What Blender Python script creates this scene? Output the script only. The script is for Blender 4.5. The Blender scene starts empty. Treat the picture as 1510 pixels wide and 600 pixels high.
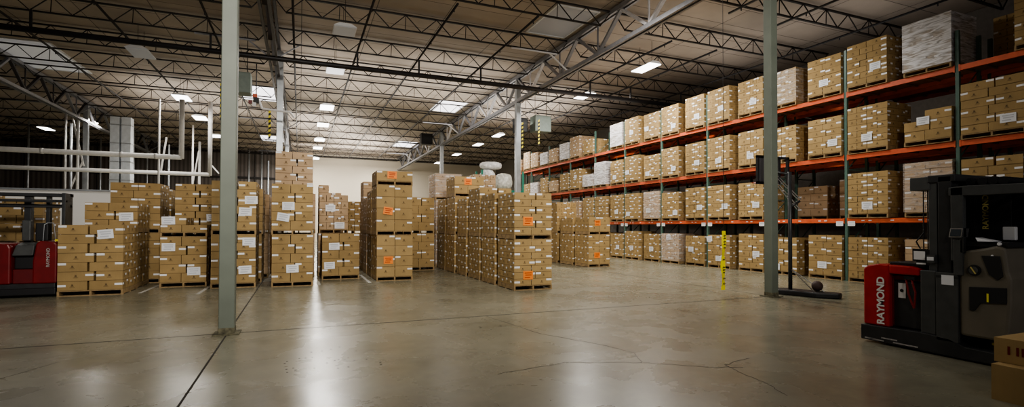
import bpy, math, random
from mathutils import Vector, Matrix
from mathutils.bvhtree import BVHTree
R_ = random.Random(7)
PI = math.pi
SC = bpy.context.scene
COL = SC.collection

# ------------------------------------------------------------------ materials
MATS = {}
def new_mat(name):
    m = bpy.data.materials.new(name); m.use_nodes = True
    nt = m.node_tree; b = nt.nodes['Principled BSDF']; MATS[name] = m
    return m, nt, b
def simple(name, col, rough=.6, metal=0., noise=0., nscale=6., bump=0., spec=.5, emit=0.):
    m, nt, b = new_mat(name)
    b.inputs['Roughness'].default_value = rough; b.inputs['Metallic'].default_value = metal
    b.inputs['Specular IOR Level'].default_value = spec
    b.inputs['Base Color'].default_value = (*col, 1)
    if noise or bump:
        tc = nt.nodes.new('ShaderNodeTexCoord'); n = nt.nodes.new('ShaderNodeTexNoise')
        n.inputs['Scale'].default_value = nscale; n.inputs['Detail'].default_value = 5
        nt.links.new(tc.outputs['Object'], n.inputs['Vector'])
        if noise:
            r = nt.nodes.new('ShaderNodeValToRGB')
            r.color_ramp.elements[0].position = .3; r.color_ramp.elements[1].position = .7
            r.color_ramp.elements[0].color = (*[c*(1-noise) for c in col], 1)
            r.color_ramp.elements[1].color = (*[min(1, c*(1+noise)) for c in col], 1)
            nt.links.new(n.outputs['Fac'], r.inputs['Fac']); nt.links.new(r.outputs['Color'], b.inputs['Base Color'])
        if bump:
            bp = nt.nodes.new('ShaderNodeBump'); bp.inputs['Strength'].default_value = bump
            nt.links.new(n.outputs['Fac'], bp.inputs['Height']); nt.links.new(bp.outputs['Normal'], b.inputs['Normal'])
    if emit:
        b.inputs['Emission Color'].default_value = (*col, 1); b.inputs['Emission Strength'].default_value = emit
    return m

def cardboard(name, col, col2):
    m, nt, b = new_mat(name)
    at = nt.nodes.new('ShaderNodeAttribute'); at.attribute_name = 'shade'
    geo = nt.nodes.new('ShaderNodeNewGeometry')
    n = nt.nodes.new('ShaderNodeTexNoise'); n.inputs['Scale'].default_value = 3.5; n.inputs['Detail'].default_value = 4
    nt.links.new(geo.outputs['Position'], n.inputs['Vector'])
    mp = nt.nodes.new('ShaderNodeMapping'); mp.inputs['Scale'].default_value = (70, 70, 4)
    n2 = nt.nodes.new('ShaderNodeTexNoise'); n2.inputs['Scale'].default_value = 1.; n2.inputs['Detail'].default_value = 2
    nt.links.new(geo.outputs['Position'], mp.inputs['Vector']); nt.links.new(mp.outputs['Vector'], n2.inputs['Vector'])
    mx = nt.nodes.new('ShaderNodeMix'); mx.data_type = 'RGBA'
    mx.inputs[6].default_value = (*col, 1); mx.inputs[7].default_value = (*col2, 1)
    nt.links.new(at.outputs['Fac'], mx.inputs[0])
    ma = nt.nodes.new('ShaderNodeMath'); ma.operation = 'MULTIPLY_ADD'
    ma.inputs[1].default_value = .35; ma.inputs[2].default_value = .66
    nt.links.new(n.outputs['Fac'], ma.inputs[0])
    mb = nt.nodes.new('ShaderNodeMath'); mb.operation = 'MULTIPLY_ADD'
    mb.inputs[1].default_value = .10; nt.links.new(n2.outputs['Fac'], mb.inputs[0]); nt.links.new(ma.outputs[0], mb.inputs[2])
    vm = nt.nodes.new('ShaderNodeVectorMath'); vm.operation = 'SCALE'
    nt.links.new(mx.outputs[2], vm.inputs[0]); nt.links.new(mb.outputs[0], vm.inputs['Scale'])
    nt.links.new(vm.outputs[0], b.inputs['Base Color'])
    b.inputs['Roughness'].default_value = .75; b.inputs['Specular IOR Level'].default_value = .25
    return m

cardboard('card', (.40, .275, .125), (.53, .37, .175))
cardboard('card_pale', (.54, .385, .24), (.64, .46, .30))
simple('print', (.16, .105, .05), .8)
simple('seam', (.22, .15, .07), .8)
simple('sticker', (.93, .93, .95), .5)
simple('paper', (.88, .90, .95), .6)
simple('ink', (.62, .64, .70), .7)
simple('orange_paper', (1.0, .30, .05), .55)
simple('orange_ink', (.55, .08, .01), .6)
simple('pallet_wood', (.36, .25, .13), .8, noise=.3, nscale=9)
simple('column_paint', (.155, .175, .145), .5, noise=.08, nscale=3)
simple('column_scuff', (.12, .11, .07), .8, noise=.6, nscale=18)
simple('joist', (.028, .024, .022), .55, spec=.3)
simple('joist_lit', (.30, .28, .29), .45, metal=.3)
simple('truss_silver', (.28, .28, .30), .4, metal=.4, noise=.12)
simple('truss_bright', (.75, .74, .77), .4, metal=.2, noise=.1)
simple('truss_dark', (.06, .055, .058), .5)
simple('pipe_dark', (.022, .02, .022), .45)
simple('pipe_white', (.66, .65, .63), .5, noise=.06)
simple('galv', (.40, .42, .44), .35, metal=.5, noise=.15, nscale=3)
simple('duct', (.66, .70, .74), .45, metal=.2, noise=.1, nscale=4)
simple('rack_green', (.085, .16, .13), .45, noise=.12)
simple('rack_orange', (.72, .135, .05), .45, noise=.12, nscale=5)
simple('rack_steel', (.30, .17, .12), .5, noise=.2)
simple('green_rack', (.02, .22, .15), .45)
simple('wall_beige', (.56, .50, .41), .85, noise=.05, nscale=.4)
simple('white_panel', (.84, .83, .81), .7, noise=.04, nscale=.6)
simple('wall_grey', (.22, .20, .18), .8, noise=.1)
simple('fixture', (.75, .76, .78), .5)
simple('black_plastic', (.018, .018, .02), .5, bump=.05, nscale=40)
simple('truck_black', (.035, .036, .038), .45, noise=.25, nscale=5)
simple('truck_grey', (.075, .078, .078), .5, noise=.2, nscale=5)
simple('truck_taupe', (.175, .155, .12), .5, noise=.1, nscale=4)
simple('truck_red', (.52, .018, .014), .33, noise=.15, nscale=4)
simple('truck_red_dimmed', (.20, .010, .011), .4, noise=.2, nscale=4)  # truck red darkened for the weaker light at the hall's far left
simple('dark_red', (.16, .012, .014), .45, noise=.15)
simple('rubber', (.02, .02, .02), .8)
simple('chrome', (.6, .6, .6), .25, metal=.9)
simple('yellow', (.95, .85, .02), .5)
simple('hazard_yellow', (.95, .80, .05), .55)
simple('yellow_ink', (.10, .09, .01), .6)
simple('white_letter', (.92, .92, .92), .5)
simple('gold_letter', (.62, .52, .18), .5)
simple('ball', (.06, .035, .03), .7, bump=.3, nscale=60)
simple('acrylic', (.46, .44, .50), .2)
simple('joint_dark', (.04, .035, .028), .9)
simple('floor_tape', (.55, .54, .50), .7, noise=.3, nscale=20)
simple('screen', (.05, .06, .07), .2)
simple('heater_grey', (.22, .27, .24), .5, noise=.1)
simple('red_cable', (.28, .02, .02), .5)
simple('scuff', (.45, .43, .42), .7, noise=.4, nscale=30)

def corrugated():
    m, nt, b = new_mat('corrugated')
    geo = nt.nodes.new('ShaderNodeNewGeometry'); sp = nt.nodes.new('ShaderNodeSeparateXYZ')
    w = nt.nodes.new('ShaderNodeTexWave'); w.inputs['Scale'].default_value = .9; w.inputs['Distortion'].default_value = 0
    nt.links.new(geo.outputs['Position'], w.inputs['Vector'])
    r = nt.nodes.new('ShaderNodeValToRGB')
    r.color_ramp.elements[0].color = (.085, .070, .060, 1); r.color_ramp.elements[1].color = (.17, .145, .13, 1)
    nt.links.new(w.outputs['Fac'], r.inputs['Fac']); nt.links.new(r.outputs['Color'], b.inputs['Base Color'])
    b.inputs['Roughness'].default_value = .6
corrugated()

def ceiling_mat():
    m, nt, b = new_mat('ceiling_deck')
    geo = nt.nodes.new('ShaderNodeNewGeometry'); br = nt.nodes.new('ShaderNodeTexBrick')
    br.inputs['Scale'].default_value = 1.; br.inputs['Brick Width'].default_value = 2.44; br.inputs['Row Height'].default_value = 1.22
    br.inputs['Mortar Size'].default_value = .016; br.offset = 0
    br.inputs['Color1'].default_value = (.47, .40, .34, 1); br.inputs['Color2'].default_value = (.40, .34, .29, 1)
    br.inputs['Mortar'].default_value = (.12, .10, .085, 1)
    nt.links.new(geo.outputs['Position'], br.inputs['Vector'])
    n = nt.nodes.new('ShaderNodeTexNoise'); n.inputs['Scale'].default_value = .8; n.inputs['Detail'].default_value = 6
    nt.links.new(geo.outputs['Position'], n.inputs['Vector'])
    vm = nt.nodes.new('ShaderNodeVectorMath'); vm.operation = 'SCALE'
    ma = nt.nodes.new('ShaderNodeMath'); ma.operation = 'MULTIPLY_ADD'; ma.inputs[1].default_value = .5; ma.inputs[2].default_value = .72
    nt.links.new(n.outputs['Fac'], ma.inputs[0]); nt.links.new(br.outputs['Color'], vm.inputs[0]); nt.links.new(ma.outputs[0], vm.inputs['Scale'])
    nt.links.new(vm.outputs[0], b.inputs['Base Color']); b.inputs['Roughness'].default_value = .7
ceiling_mat()

def floor_mat():
    m, nt, b = new_mat('polished_concrete')
    geo = nt.nodes.new('ShaderNodeNewGeometry')
    def noise(s, d=6, dist=0., ro=.55):
        n = nt.nodes.new('ShaderNodeTexNoise'); n.inputs['Scale'].default_value = s; n.inputs['Detail'].default_value = d
        n.inputs['Distortion'].default_value = dist; n.inputs['Roughness'].default_value = ro
        nt.links.new(geo.outputs['Position'], n.inputs['Vector']); return n
    def ramp(n, a, ca, c, cc):
        r = nt.nodes.new('ShaderNodeValToRGB'); r.color_ramp.elements[0].position = a; r.color_ramp.elements[1].position = c
        r.color_ramp.elements[0].color = (*ca, 1); r.color_ramp.elements[1].color = (*cc, 1)
        nt.links.new(n.outputs['Fac'], r.inputs['Fac']); return r
    big = ramp(noise(.35, 7, .6), .3, (.20, .187, .132), .72, (.315, .298, .225))
    fine = ramp(noise(3.2, 8, .4, .65), .25, (.80, .80, .80), .75, (1.12, 1.12, 1.12))
    mx = nt.nodes.new('ShaderNodeMix'); mx.data_type = 'RGBA'; mx.blend_type = 'MULTIPLY'; mx.inputs[0].default_value = 1
    nt.links.new(big.outputs['Color'], mx.inputs[6]); nt.links.new(fine.outputs['Color'], mx.inputs[7])
    nt.links.new(mx.outputs[2], b.inputs['Base Color'])
    rr = ramp(noise(1.1, 6, .3), .25, (.20, .20, .20), .8, (.36, .36, .36))
    nt.links.new(rr.outputs['Color'], b.inputs['Roughness'])
    b.inputs['Specular IOR Level'].default_value = .62
    bp = nt.nodes.new('ShaderNodeBump'); bp.inputs['Strength'].default_value = .05; bp.inputs['Distance'].default_value = .04
    nt.links.new(noise(2.2, 3).outputs['Fac'], bp.inputs['Height']); nt.links.new(bp.outputs['Normal'], b.inputs['Normal'])
floor_mat()

def film(name, col, lo, hi):
    m, nt, b = new_mat(name)
    out = nt.nodes['Material Output']
    geo = nt.nodes.new('ShaderNodeNewGeometry'); mp = nt.nodes.new('ShaderNodeMapping')
    mp.inputs['Scale'].default_value = (1.4, 1.4, 9); mp.inputs['Rotation'].default_value = (.12, .1, 0)
    n = nt.nodes.new('ShaderNodeTexNoise'); n.inputs['Scale'].default_value = 1.6; n.inputs['Detail'].default_value = 6; n.inputs['Distortion'].default_value = 1.2
    nt.links.new(geo.outputs['Position'], mp.inputs['Vector']); nt.links.new(mp.outputs['Vector'], n.inputs['Vector'])
    mr = nt.nodes.new('ShaderNodeMapRange'); mr.inputs['From Min'].default_value = .36; mr.inputs['From Max'].default_value = .62
    mr.inputs['To Min'].default_value = lo; mr.inputs['To Max'].default_value = hi
    nt.links.new(n.outputs['Fac'], mr.inputs['Value'])
    b.inputs['Base Color'].default_value = (*col, 1); b.inputs['Roughness'].default_value = .3
    nt.links.new(mr.outputs['Result'], b.inputs['Alpha'])
film('film_clear', (.80, .74, .70), .08, .42)
film('film_white', (.86, .86, .90), .30, .92)

def lamp_mat(name, col, s):
    m, nt, b = new_mat(name)
    b.inputs['Base Color'].default_value = (.8, .8, .82, 1)
    if s < .08: b.inputs['Base Color'].default_value = (.42,.42,.44,1)
    b.inputs['Emission Color'].default_value = (*col, 1); b.inputs['Emission Strength'].default_value = s
    m.cycles.emission_sampling = 'NONE'
lamp_mat('diffuser_on', (1, .99, .96), 5.0)
lamp_mat('diffuser_mid', (.97, .98, 1), 1.0)
lamp_mat('diffuser_dim', (.9, .92, .96), .06)
lamp_mat('skylight_on', (1, .97, 1), 2.2)
lamp_mat('skylight_dim', (.9, .92, .97), .10)
lamp_mat('skylight_faint', (.85, .88, .97), .03)

# ------------------------------------------------------------------ mesh builder
class MB:
    def __init__(s): s.v = []; s.f = []; s.m = []; s.mats = []; s.sh = []; s.shade = .5
    def mi(s, mat):
        if mat not in s.mats: s.mats.append(mat)
        return s.mats.index(mat)
    def face(s, pts, mat):
        b = len(s.v); s.v += [tuple(p) for p in pts]; s.f.append(tuple(range(b, b+len(pts)))); s.m.append(s.mi(mat)); s.sh.append(s.shade)
    def hull8(s, p, mat):
        b = len(s.v); s.v += [tuple(q) for q in p]; k = s.mi(mat)
        for f in ((0,3,2,1), (4,5,6,7), (0,1,5,4), (1,2,6,5), (2,3,7,6), (3,0,4,7)):
            s.f.append(tuple(b+i for i in f)); s.m.append(k); s.sh.append(s.shade)
    def box(s, x0, y0, z0, x1, y1, z1, mat):
        s.hull8([(x0,y0,z0),(x1,y0,z0),(x1,y1,z0),(x0,y1,z0),(x0,y0,z1),(x1,y0,z1),(x1,y1,z1),(x0,y1,z1)], mat)
    def bar(s, a, b, w, h, mat, up=(0,0,1)):
        a = Vector(a); b = Vector(b); d = (b-a).normalized(); u = Vector(up)
        if abs(d.dot(u)) > .98: u = Vector((0,1,0))
        x = d.cross(u).normalized(); y = x.cross(d).normalized(); x *= w/2; y *= h/2
        s.hull8([a-x-y, a+x-y, a+x+y, a-x+y, b-x-y, b+x-y, b+x+y, b-x+y], mat)
    def tube(s, a, b, r, mat, n=10, r2=None):
        a = Vector(a); b = Vector(b); d = (b-a).normalized(); u = Vector((0,0,1))
        if abs(d.dot(u)) > .98: u = Vector((0,1,0))
        x = d.cross(u).normalized(); y = x.cross(d).normalized(); r2 = r if r2 is None else r2
        k = s.mi(mat); o = len(s.v)
        for i in range(n):
            t = 2*PI*i/n; c = x*math.cos(t)+y*math.sin(t)
            s.v.append(tuple(a+c*r)); s.v.append(tuple(b+c*r2))
        for i in range(n):
            j = (i+1) % n; s.f.append((o+2*i, o+2*i+1, o+2*j+1, o+2*j)); s.m.append(k); s.sh.append(s.shade)
        s.f.append(tuple(o+2*i for i in range(n))); s.m.append(k); s.sh.append(s.shade)
        s.f.append(tuple(o+2*i+1 for i in reversed(range(n)))); s.m.append(k); s.sh.append(s.shade)
    def path(s, pts, r, mat, n=8):
        for a, b in zip(pts, pts[1:]): s.tube(a, b, r, mat, n)
    def prism(s, poly, axis, lo, hi, mat):
        """poly: list of 2D points in the two remaining axes, extruded along axis"""
        def P(q, t):
            q = list(q); q.insert(axis, t); return tuple(q)
        n = len(poly); o = len(s.v); k = s.mi(mat)
        s.v += [P(q, lo) for q in poly] + [P(q, hi) for q in poly]
        s.f.append(tuple(range(o, o+n))); s.f.append(tuple(reversed(range(o+n, o+2*n))))
        for i in range(n): s.f.append((o+i, o+(i+1) % n, o+n+(i+1) % n, o+n+i))
        s.m += [k]*(n+2); s.sh += [s.shade]*(n+2)
    def build(s, name, parent=None, bevel=0., smooth=False, origin=None, kind=None):
        me = bpy.data.meshes.new(name)
        o = Vector(origin) if origin is not None else Vector((0,0,0))
        me.from_pydata([(p[0]-o.x, p[1]-o.y, p[2]-o.z) for p in s.v], [], s.f)
        for mt in s.mats: me.materials.append(MATS[mt])
        me.polygons.foreach_set('material_index', s.m)
        at = me.attributes.new('shade', 'FLOAT', 'FACE'); at.data.foreach_set('value', s.sh)
        me.update()
        import bmesh
        bm = bmesh.new(); bm.from_mesh(me); bmesh.ops.recalc_face_normals(bm, faces=bm.faces); bm.to_mesh(me); bm.free()
        if smooth: me.polygons.foreach_set('use_smooth', [True]*len(me.polygons))
        ob = bpy.data.objects.new(name, me); COL.objects.link(ob); ob.location = o
        if parent is not None:
            ob.parent = parent; ob.location = o - Vector(parent.location) if origin is not None else -Vector(parent.location)
            if origin is None:
                ob.location = (0,0,0)
                me.transform(Matrix.Translation(-world_loc(parent)))
        if bevel:
            b = ob.modifiers.new('bevel', 'BEVEL'); b.width = bevel; b.segments = 2; b.limit_method = 'ANGLE'
        if kind: ob['kind'] = kind
        return ob
def world_loc(o):
    v = Vector((0,0,0))
    while o is not None: v += Vector(o.location); o = o.parent
    return v
LABELS = []
def tag(o, label, cat, group=None, kind=None):
    o['label'] = label; o['category'] = cat
    if group: o['group'] = group
    if kind: o['kind'] = kind
    n = len(label.split()); LABELS.append(label)
    if n < 4 or n > 16: print('LABEL WORDS', n, label)
    return o
def empty(name, loc, label, cat, group=None):
    o = bpy.data.objects.new(name, None); COL.objects.link(o); o.location = loc; o.empty_display_size = .1
    return tag(o, label, cat, group)
def copy_tree(o, loc):
    c = o.copy(); COL.objects.link(c); c.location = loc
    for ch in list(o.children):
        d = ch.copy(); COL.objects.link(d); d.parent = c
    return c
ORD = ['', 'first', 'second', 'third', 'fourth', 'fifth', 'sixth', 'seventh', 'eighth', 'ninth', 'tenth', 'eleventh', 'twelfth', 'thirteenth', 'fourteenth', 'fifteenth', 'sixteenth', 'seventeenth', 'eighteenth', 'nineteenth', 'twentieth', 'twenty-first', 'twenty-second']

# ------------------------------------------------------------------ camera
F_PX, YAW, PITCH, ROLL, SY = 752.45, math.radians(22.578), math.radians(.8616), math.radians(.170), 23.23
CAM = Vector((0, 0, 1.6))
fw = Vector((math.sin(YAW)*math.cos(PITCH), math.cos(YAW)*math.cos(PITCH), math.sin(PITCH)))
rt = Vector((math.cos(YAW), -math.sin(YAW), 0)); up = rt.cross(fw)
rt, up = rt*math.cos(ROLL)+up*math.sin(ROLL), up*math.cos(ROLL)-rt*math.sin(ROLL)
cd = bpy.data.cameras.new('camera'); cam = bpy.data.objects.new('camera', cd); COL.objects.link(cam)
cd.sensor_width = 36; cd.lens = 36*F_PX/1510; cd.shift_y = SY/1510; cd.clip_start = .05; cd.clip_end = 300
cam.matrix_world = Matrix(((rt.x, up.x, -fw.x, CAM.x), (rt.y, up.y, -fw.y, CAM.y), (rt.z, up.z, -fw.z, CAM.z), (0,0,0,1)))
SC.camera = cam

# ------------------------------------------------------------------ setting
ROOF, JT, JB = 9.30, 9.22, 8.62
XG = (-23.2, -12.1, -.986, 10.153, 21.3)
YB = 58.0
def struct(name, mb, **k):
    o = mb.build(name, **k); o['kind'] = 'structure'; return o
m = MB(); m.face([(-24,-8,0),(22,-8,0),(22,YB,0),(-24,YB,0)], 'polished_concrete'); floor = struct('floor', m)
m = MB(); m.box(-24,-8,ROOF,22,YB,ROOF+.2,'ceiling_deck')
struct('ceiling', m)
m = MB(); m.box(-1.6,YB,0,22,YB+.2,ROOF,'wall_beige'); struct('wall_back', m)
m = MB(); m.box(-24,YB,0,-1.6,YB+.2,ROOF,'corrugated'); struct('wall_back_left', m)
m = MB(); m.box(-24.2,-8,0,-24,YB+.2,ROOF,'corrugated'); struct('wall_left', m)
m = MB(); m.box(22,-8,0,22.2,YB+.2,ROOF,'wall_grey'); struct('wall_right', m)
# floor joints and cracks
m = MB()
for y in (8.673, 23.7, 38.7): m.box(-24, y-.013, .0005, 22, y+.013, .002, 'joint_dark')
for x in (-12.1, -.982, 10.153): m.box(x-.011, -8, .0005, x+.011, YB, .002, 'joint_dark')
j = m.build('trim_1'); j['kind'] = 'structure'; j.parent = floor
def crack(pts, w):
    m = MB(); rr = random.Random(len(pts)*7+int(pts[0][0]*10)); out = []
    for a, b in zip(pts, pts[1:]):
        n = 9
        for i in range(n):
            t = i/n; out.append((a[0]+(b[0]-a[0])*t+rr.uniform(-.012,.012), a[1]+(b[1]-a[1])*t+rr.uniform(-.02,.02)))
    out.append(pts[-1])
    for a, b in zip(out, out[1:]): m.bar((a[0],a[1],.0012),(b[0],b[1],.0012),w*rr.uniform(.5,1.4),.001,'joint_dark')
    return m
for i, (pts, w) in enumerate([([(2.0,5.2),(2.9,5.35),(3.75,5.0)],.006), ([(3.75,5.0),(3.95,5.45),(3.8,6.0),(3.35,6.9),(3.1,8.67)],.007), ([(3.75,5.0),(4.35,4.55),(4.7,4.4)],.005), ([(5.1,4.7),(4.6,4.55),(4.5,4.25),(4.45,3.9),(4.3,3.5)],.006), ([(-3.9,4.2),(-3.1,6.4),(-2.6,7.6)],.005)]):
    j = crack(pts, w).build('trim_%d' % (i+2)); j['kind'] = 'structure'; j.parent = floor
m = MB()
for x, y0, y1 in ((-2.2,13.9,15.6),(-3.5,14.6,16.4),(1.86,15.0,17.6),(.5,14.9,16.0)): m.box(x-.04,y0,.0008,x+.04,y1,.002,'floor_tape')
for k in range(26):
    x = R_.uniform(-.2,.9); y = R_.uniform(6.0,7.2); m.box(x,y,.0008,x+.02,y+.03,.0016,'joint_dark')
for k in range(16):
    x = R_.uniform(2.6,3.6); y = R_.uniform(7.0,8.0); m.box(x,y,.0008,x+.03,y+.015,.0016,'joint_dark')
j = m.build('trim_7'); j['kind'] = 'structure'; j.parent = floor

# columns
OCC = []
colnames = {(-.986,8.673): 'green-grey steel column in the left foreground, base on the floor joint',
 (10.153,8.673): 'green-grey steel column in front of the rack at right',
 (-.82,23.7): 'pale steel column rising behind the stacks right of the foreground column',
 (10.153,23.7): 'grey steel column in the middle distance under the silver truss',
 (10.153,38.7): 'thin distant steel column at the far end of silver truss',
 (-12.1,38.7): 'pale steel column beside the white ducts at far left',
 (-.986,44.0): 'pale distant column against the lit back wall'}
for (x, y), lab in colnames.items():
    e = empty('steel_column', (x, y, 0), lab, 'column', 'steel building columns')
    m = MB(); w = .125 if y > 9 else .105
    mat = 'column_paint' if y < 20 else 'galv'
    if y > 9: m.box(x-w,y-w,0,x+w,y+w,9.0,mat)
    else:
        m.box(x-w,y-w,.02,x+w,y+w,9.0,mat)
    m.build('shaft', e, bevel=.012)
    m = MB(); m.box(x-w-.07,y-w-.07,0,x+w+.07,y+w+.07,.018,'galv' if y > 9 else 'column_scuff'); m.build('base_plate', e)
    if y < 9:
        m = MB(); m.box(x-w-.002,y-w-.002,.018,x+w+.002,y+w+.002,.10,'column_scuff'); m.build('scuffed_foot', e)
    OCC.append((x-w,y-w,0,x+w,y+w,9))

# joists
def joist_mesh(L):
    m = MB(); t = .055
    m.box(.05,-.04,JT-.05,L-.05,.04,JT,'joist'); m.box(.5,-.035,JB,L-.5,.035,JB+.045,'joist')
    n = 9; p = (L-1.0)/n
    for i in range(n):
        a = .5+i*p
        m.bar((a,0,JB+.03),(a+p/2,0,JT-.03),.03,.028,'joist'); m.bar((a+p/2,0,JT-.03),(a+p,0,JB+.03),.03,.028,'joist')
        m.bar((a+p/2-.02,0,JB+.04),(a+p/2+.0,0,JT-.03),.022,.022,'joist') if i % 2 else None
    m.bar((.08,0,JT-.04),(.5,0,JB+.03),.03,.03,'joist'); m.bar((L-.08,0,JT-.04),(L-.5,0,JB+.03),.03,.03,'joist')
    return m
JY = [5.9+3.1*k for k in range(17)]
bayn = ['far left', 'left centre', 'right centre', 'right']
jmesh = None
for b in range(4):
    L = XG[b+1]-XG[b]
    for k, y in enumerate(JY):
        if b == 0 and y < 28: continue
        if b == 1 and y < 17.5: continue
        if b == 2 and y < 12.5: continue
        if jmesh is None: jo = joist_mesh(11.1).build('roof_joist'); jmesh = jo.data
        else: jo = bpy.data.objects.new('roof_joist', jmesh); COL.objects.link(jo)
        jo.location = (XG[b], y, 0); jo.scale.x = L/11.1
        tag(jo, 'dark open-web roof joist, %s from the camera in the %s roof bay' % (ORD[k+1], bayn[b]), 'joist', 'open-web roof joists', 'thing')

# girders (trusses running away from camera)
def girder(X, y0, lab, mtop, mbot, w1, w2):
    e = empty('roof_truss', (X, y0, 0), lab, 'truss', 'roof trusses')
    zt, zb = 9.15, 7.95; wd = .13 if X > -2 and X < 2 else .09
    m = MB()
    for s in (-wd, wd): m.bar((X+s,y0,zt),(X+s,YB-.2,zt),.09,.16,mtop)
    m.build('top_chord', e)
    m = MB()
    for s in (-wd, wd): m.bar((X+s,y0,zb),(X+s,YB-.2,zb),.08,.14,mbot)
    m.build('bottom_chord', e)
    m = MB(); y = 8.673 - 15.0; k = 0
    while y < YB-3:
        a = y; c = y+1.5; d = y+3.0
        if a >= y0:
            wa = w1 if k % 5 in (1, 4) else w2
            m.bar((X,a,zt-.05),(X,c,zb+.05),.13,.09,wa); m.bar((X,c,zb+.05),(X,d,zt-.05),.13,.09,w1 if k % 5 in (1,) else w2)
            m.bar((X,c,zb+.05),(X,c,zt-.05),.05,.05,wa)
        y += 3.0; k += 1
    m.build('web', e)
    y = JY[4] if X > 0 else JY[5]
    while y < YB-4:
        m = MB(); m.bar((X,y+.1,zb+.02),(X+1.0,y+.1,JB+.1),.05,.05,w1); m.bar((X,y+.1,zb+.02),(X-1.0,y+.1,JB+.1),.05,.05,w1); m.bar((X-2.6,y,JB-.02),(X-.6,y,JB-.02),.06,.06,w1)
        m.build('knee_brace', e)
        y += 15.5
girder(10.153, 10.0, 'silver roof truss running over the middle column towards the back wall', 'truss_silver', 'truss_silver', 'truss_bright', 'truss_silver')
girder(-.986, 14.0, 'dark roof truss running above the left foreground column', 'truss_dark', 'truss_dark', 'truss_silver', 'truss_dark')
girder(-12.1, 25.0, 'silver roof truss at far left above the white pipes', 'truss_silver', 'truss_silver', 'truss_silver', 'truss_dark')

# sprinkler main and branch lines
m = MB(); m.tube((-22,20.9,7.86),(21,20.9,7.86),.10,'pipe_dark',12)
e = empty('sprinkler_main', (-22,20.9,7.86), 'thick dark main pipe crossing the whole roof from left to right', 'pipe'); m.build('pipe_run', e, smooth=True)
for x in (-8.0,-3.0,2.05,4.5,7.2,12.7,15.0,18.1):
    q = MB(); q.bar((x,20.9,7.94),(x,20.9,8.505),.07,.05,'pipe_dark'); q.build('hanger', e)
bl = [(-9.05,16,54),(-5.95,16,54),(-2.9,15.5,54),(-.26,13,54),(2.05,15.2,54),(4.49,15.25,54),(7.2,15.1,54),(12.75,15.2,54),(15.03,15.3,54),(18.1,9,54),(12.8,8.5,12.5),(15.07,8.0,12.6),(-17.5,28,54)]
for i, (x, a, b) in enumerate(bl):
    m = MB(); m.tube((x,a,8.55),(x,b,8.55),.038,'pipe_dark',8)
    y = a+.4
    while y < min(b, 40): m.tube((x,y,8.44),(x,y,8.56),.02,'pipe_dark',6); y += 3.1
    s = sorted([q[0] for q in bl[:10]]+[-17.5]).index(x)+1 if b > 20 else 0
    o = m.build('sprinkler_pipe', smooth=True)
    tag(o, 'thin dark sprinkler pipe under the roof, %s line counted from the left' % ORD[s] if s else 'short capped sprinkler pipe above the rack, nearest camera, %s' % ('nearer the truss' if x < 13 else 'nearer the rack'), 'pipe', 'sprinkler branch pipes')

# light fixtures
def fixture(x, y, mode, lab, L=1.3, W=.6, z=8.32):
    e = empty('ceiling_light', (x, y, z), lab, 'light', 'suspended ceiling lights')
    m = MB(); m.hull8([(x-W/2,y-L/2,z),(x+W/2,y-L/2,z),(x+W/2,y+L/2,z),(x-W/2,y+L/2,z),(x-W/4,y-L/2,z+.1),(x+W/4,y-L/2,z+.1),(x+W/4,y+L/2,z+.1),(x-W/4,y+L/2,z+.1)],'fixture'); m.build('housing', e)
    m = MB(); m.box(x-W/2+.02,y-L/2+.02,z-.03,x+W/2-.02,y+L/2-.02,z+.001,mode); m.build('diffuser', e)
    m = MB()
    for s in (-.4, .4): m.tube((x,y+s,z+.09),(x,y+s,ROOF),.008,'joist',6)
    m.build('hanger', e)
def area(x, y, z, e, sx=.6, sy=1.3, col=(1,.965,.90), spread=180, rot=(0,0,0)):
    l = bpy.data.lights.new('lamp', 'AREA'); l.shape = 'RECTANGLE'; l.size = sx; l.size_y = sy; l.energy = e; l.color = col; l.spread = math.radians(spread)
    o = bpy.data.objects.new('lamp', l); COL.objects.link(o); o.location = (x, y, z); o.rotation_euler = rot; return o
rows = {'centre': (1.36, [18.3,23.2,30.6,35.9,42.2,46.7,54.1]), 'right': (13.4, [17.6,22.6,34.9,39.5,45.7,52.5]), 'left': (-5.77, [23.8,31.3,36.7,43.6,50.0])}
for rn, (x, ys) in rows.items():
    for k, y in enumerate(ys):
        mode = 'diffuser_on'
        if rn == 'centre' and k == 0: mode = 'diffuser_dim'  # nearer centre fixtures emit less, imitating the lens vignette
        if rn == 'centre' and k == 1: mode = 'diffuser_mid'
        if rn == 'left' and k == 0: mode = 'diffuser_dim'
        L = .9 if (rn == 'centre' and k < 2) else 1.3
        fixture(x, y, mode, '%s ceiling light, %s from the camera in the %s row' % ('dim' if mode != 'diffuser_on' else 'bright', ORD[k+1], rn), L=L, W=.75 if rn != 'right' else .6)
fixture(-16.3, 45, 'diffuser_on', 'bright ceiling light alone at the far left')
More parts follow.
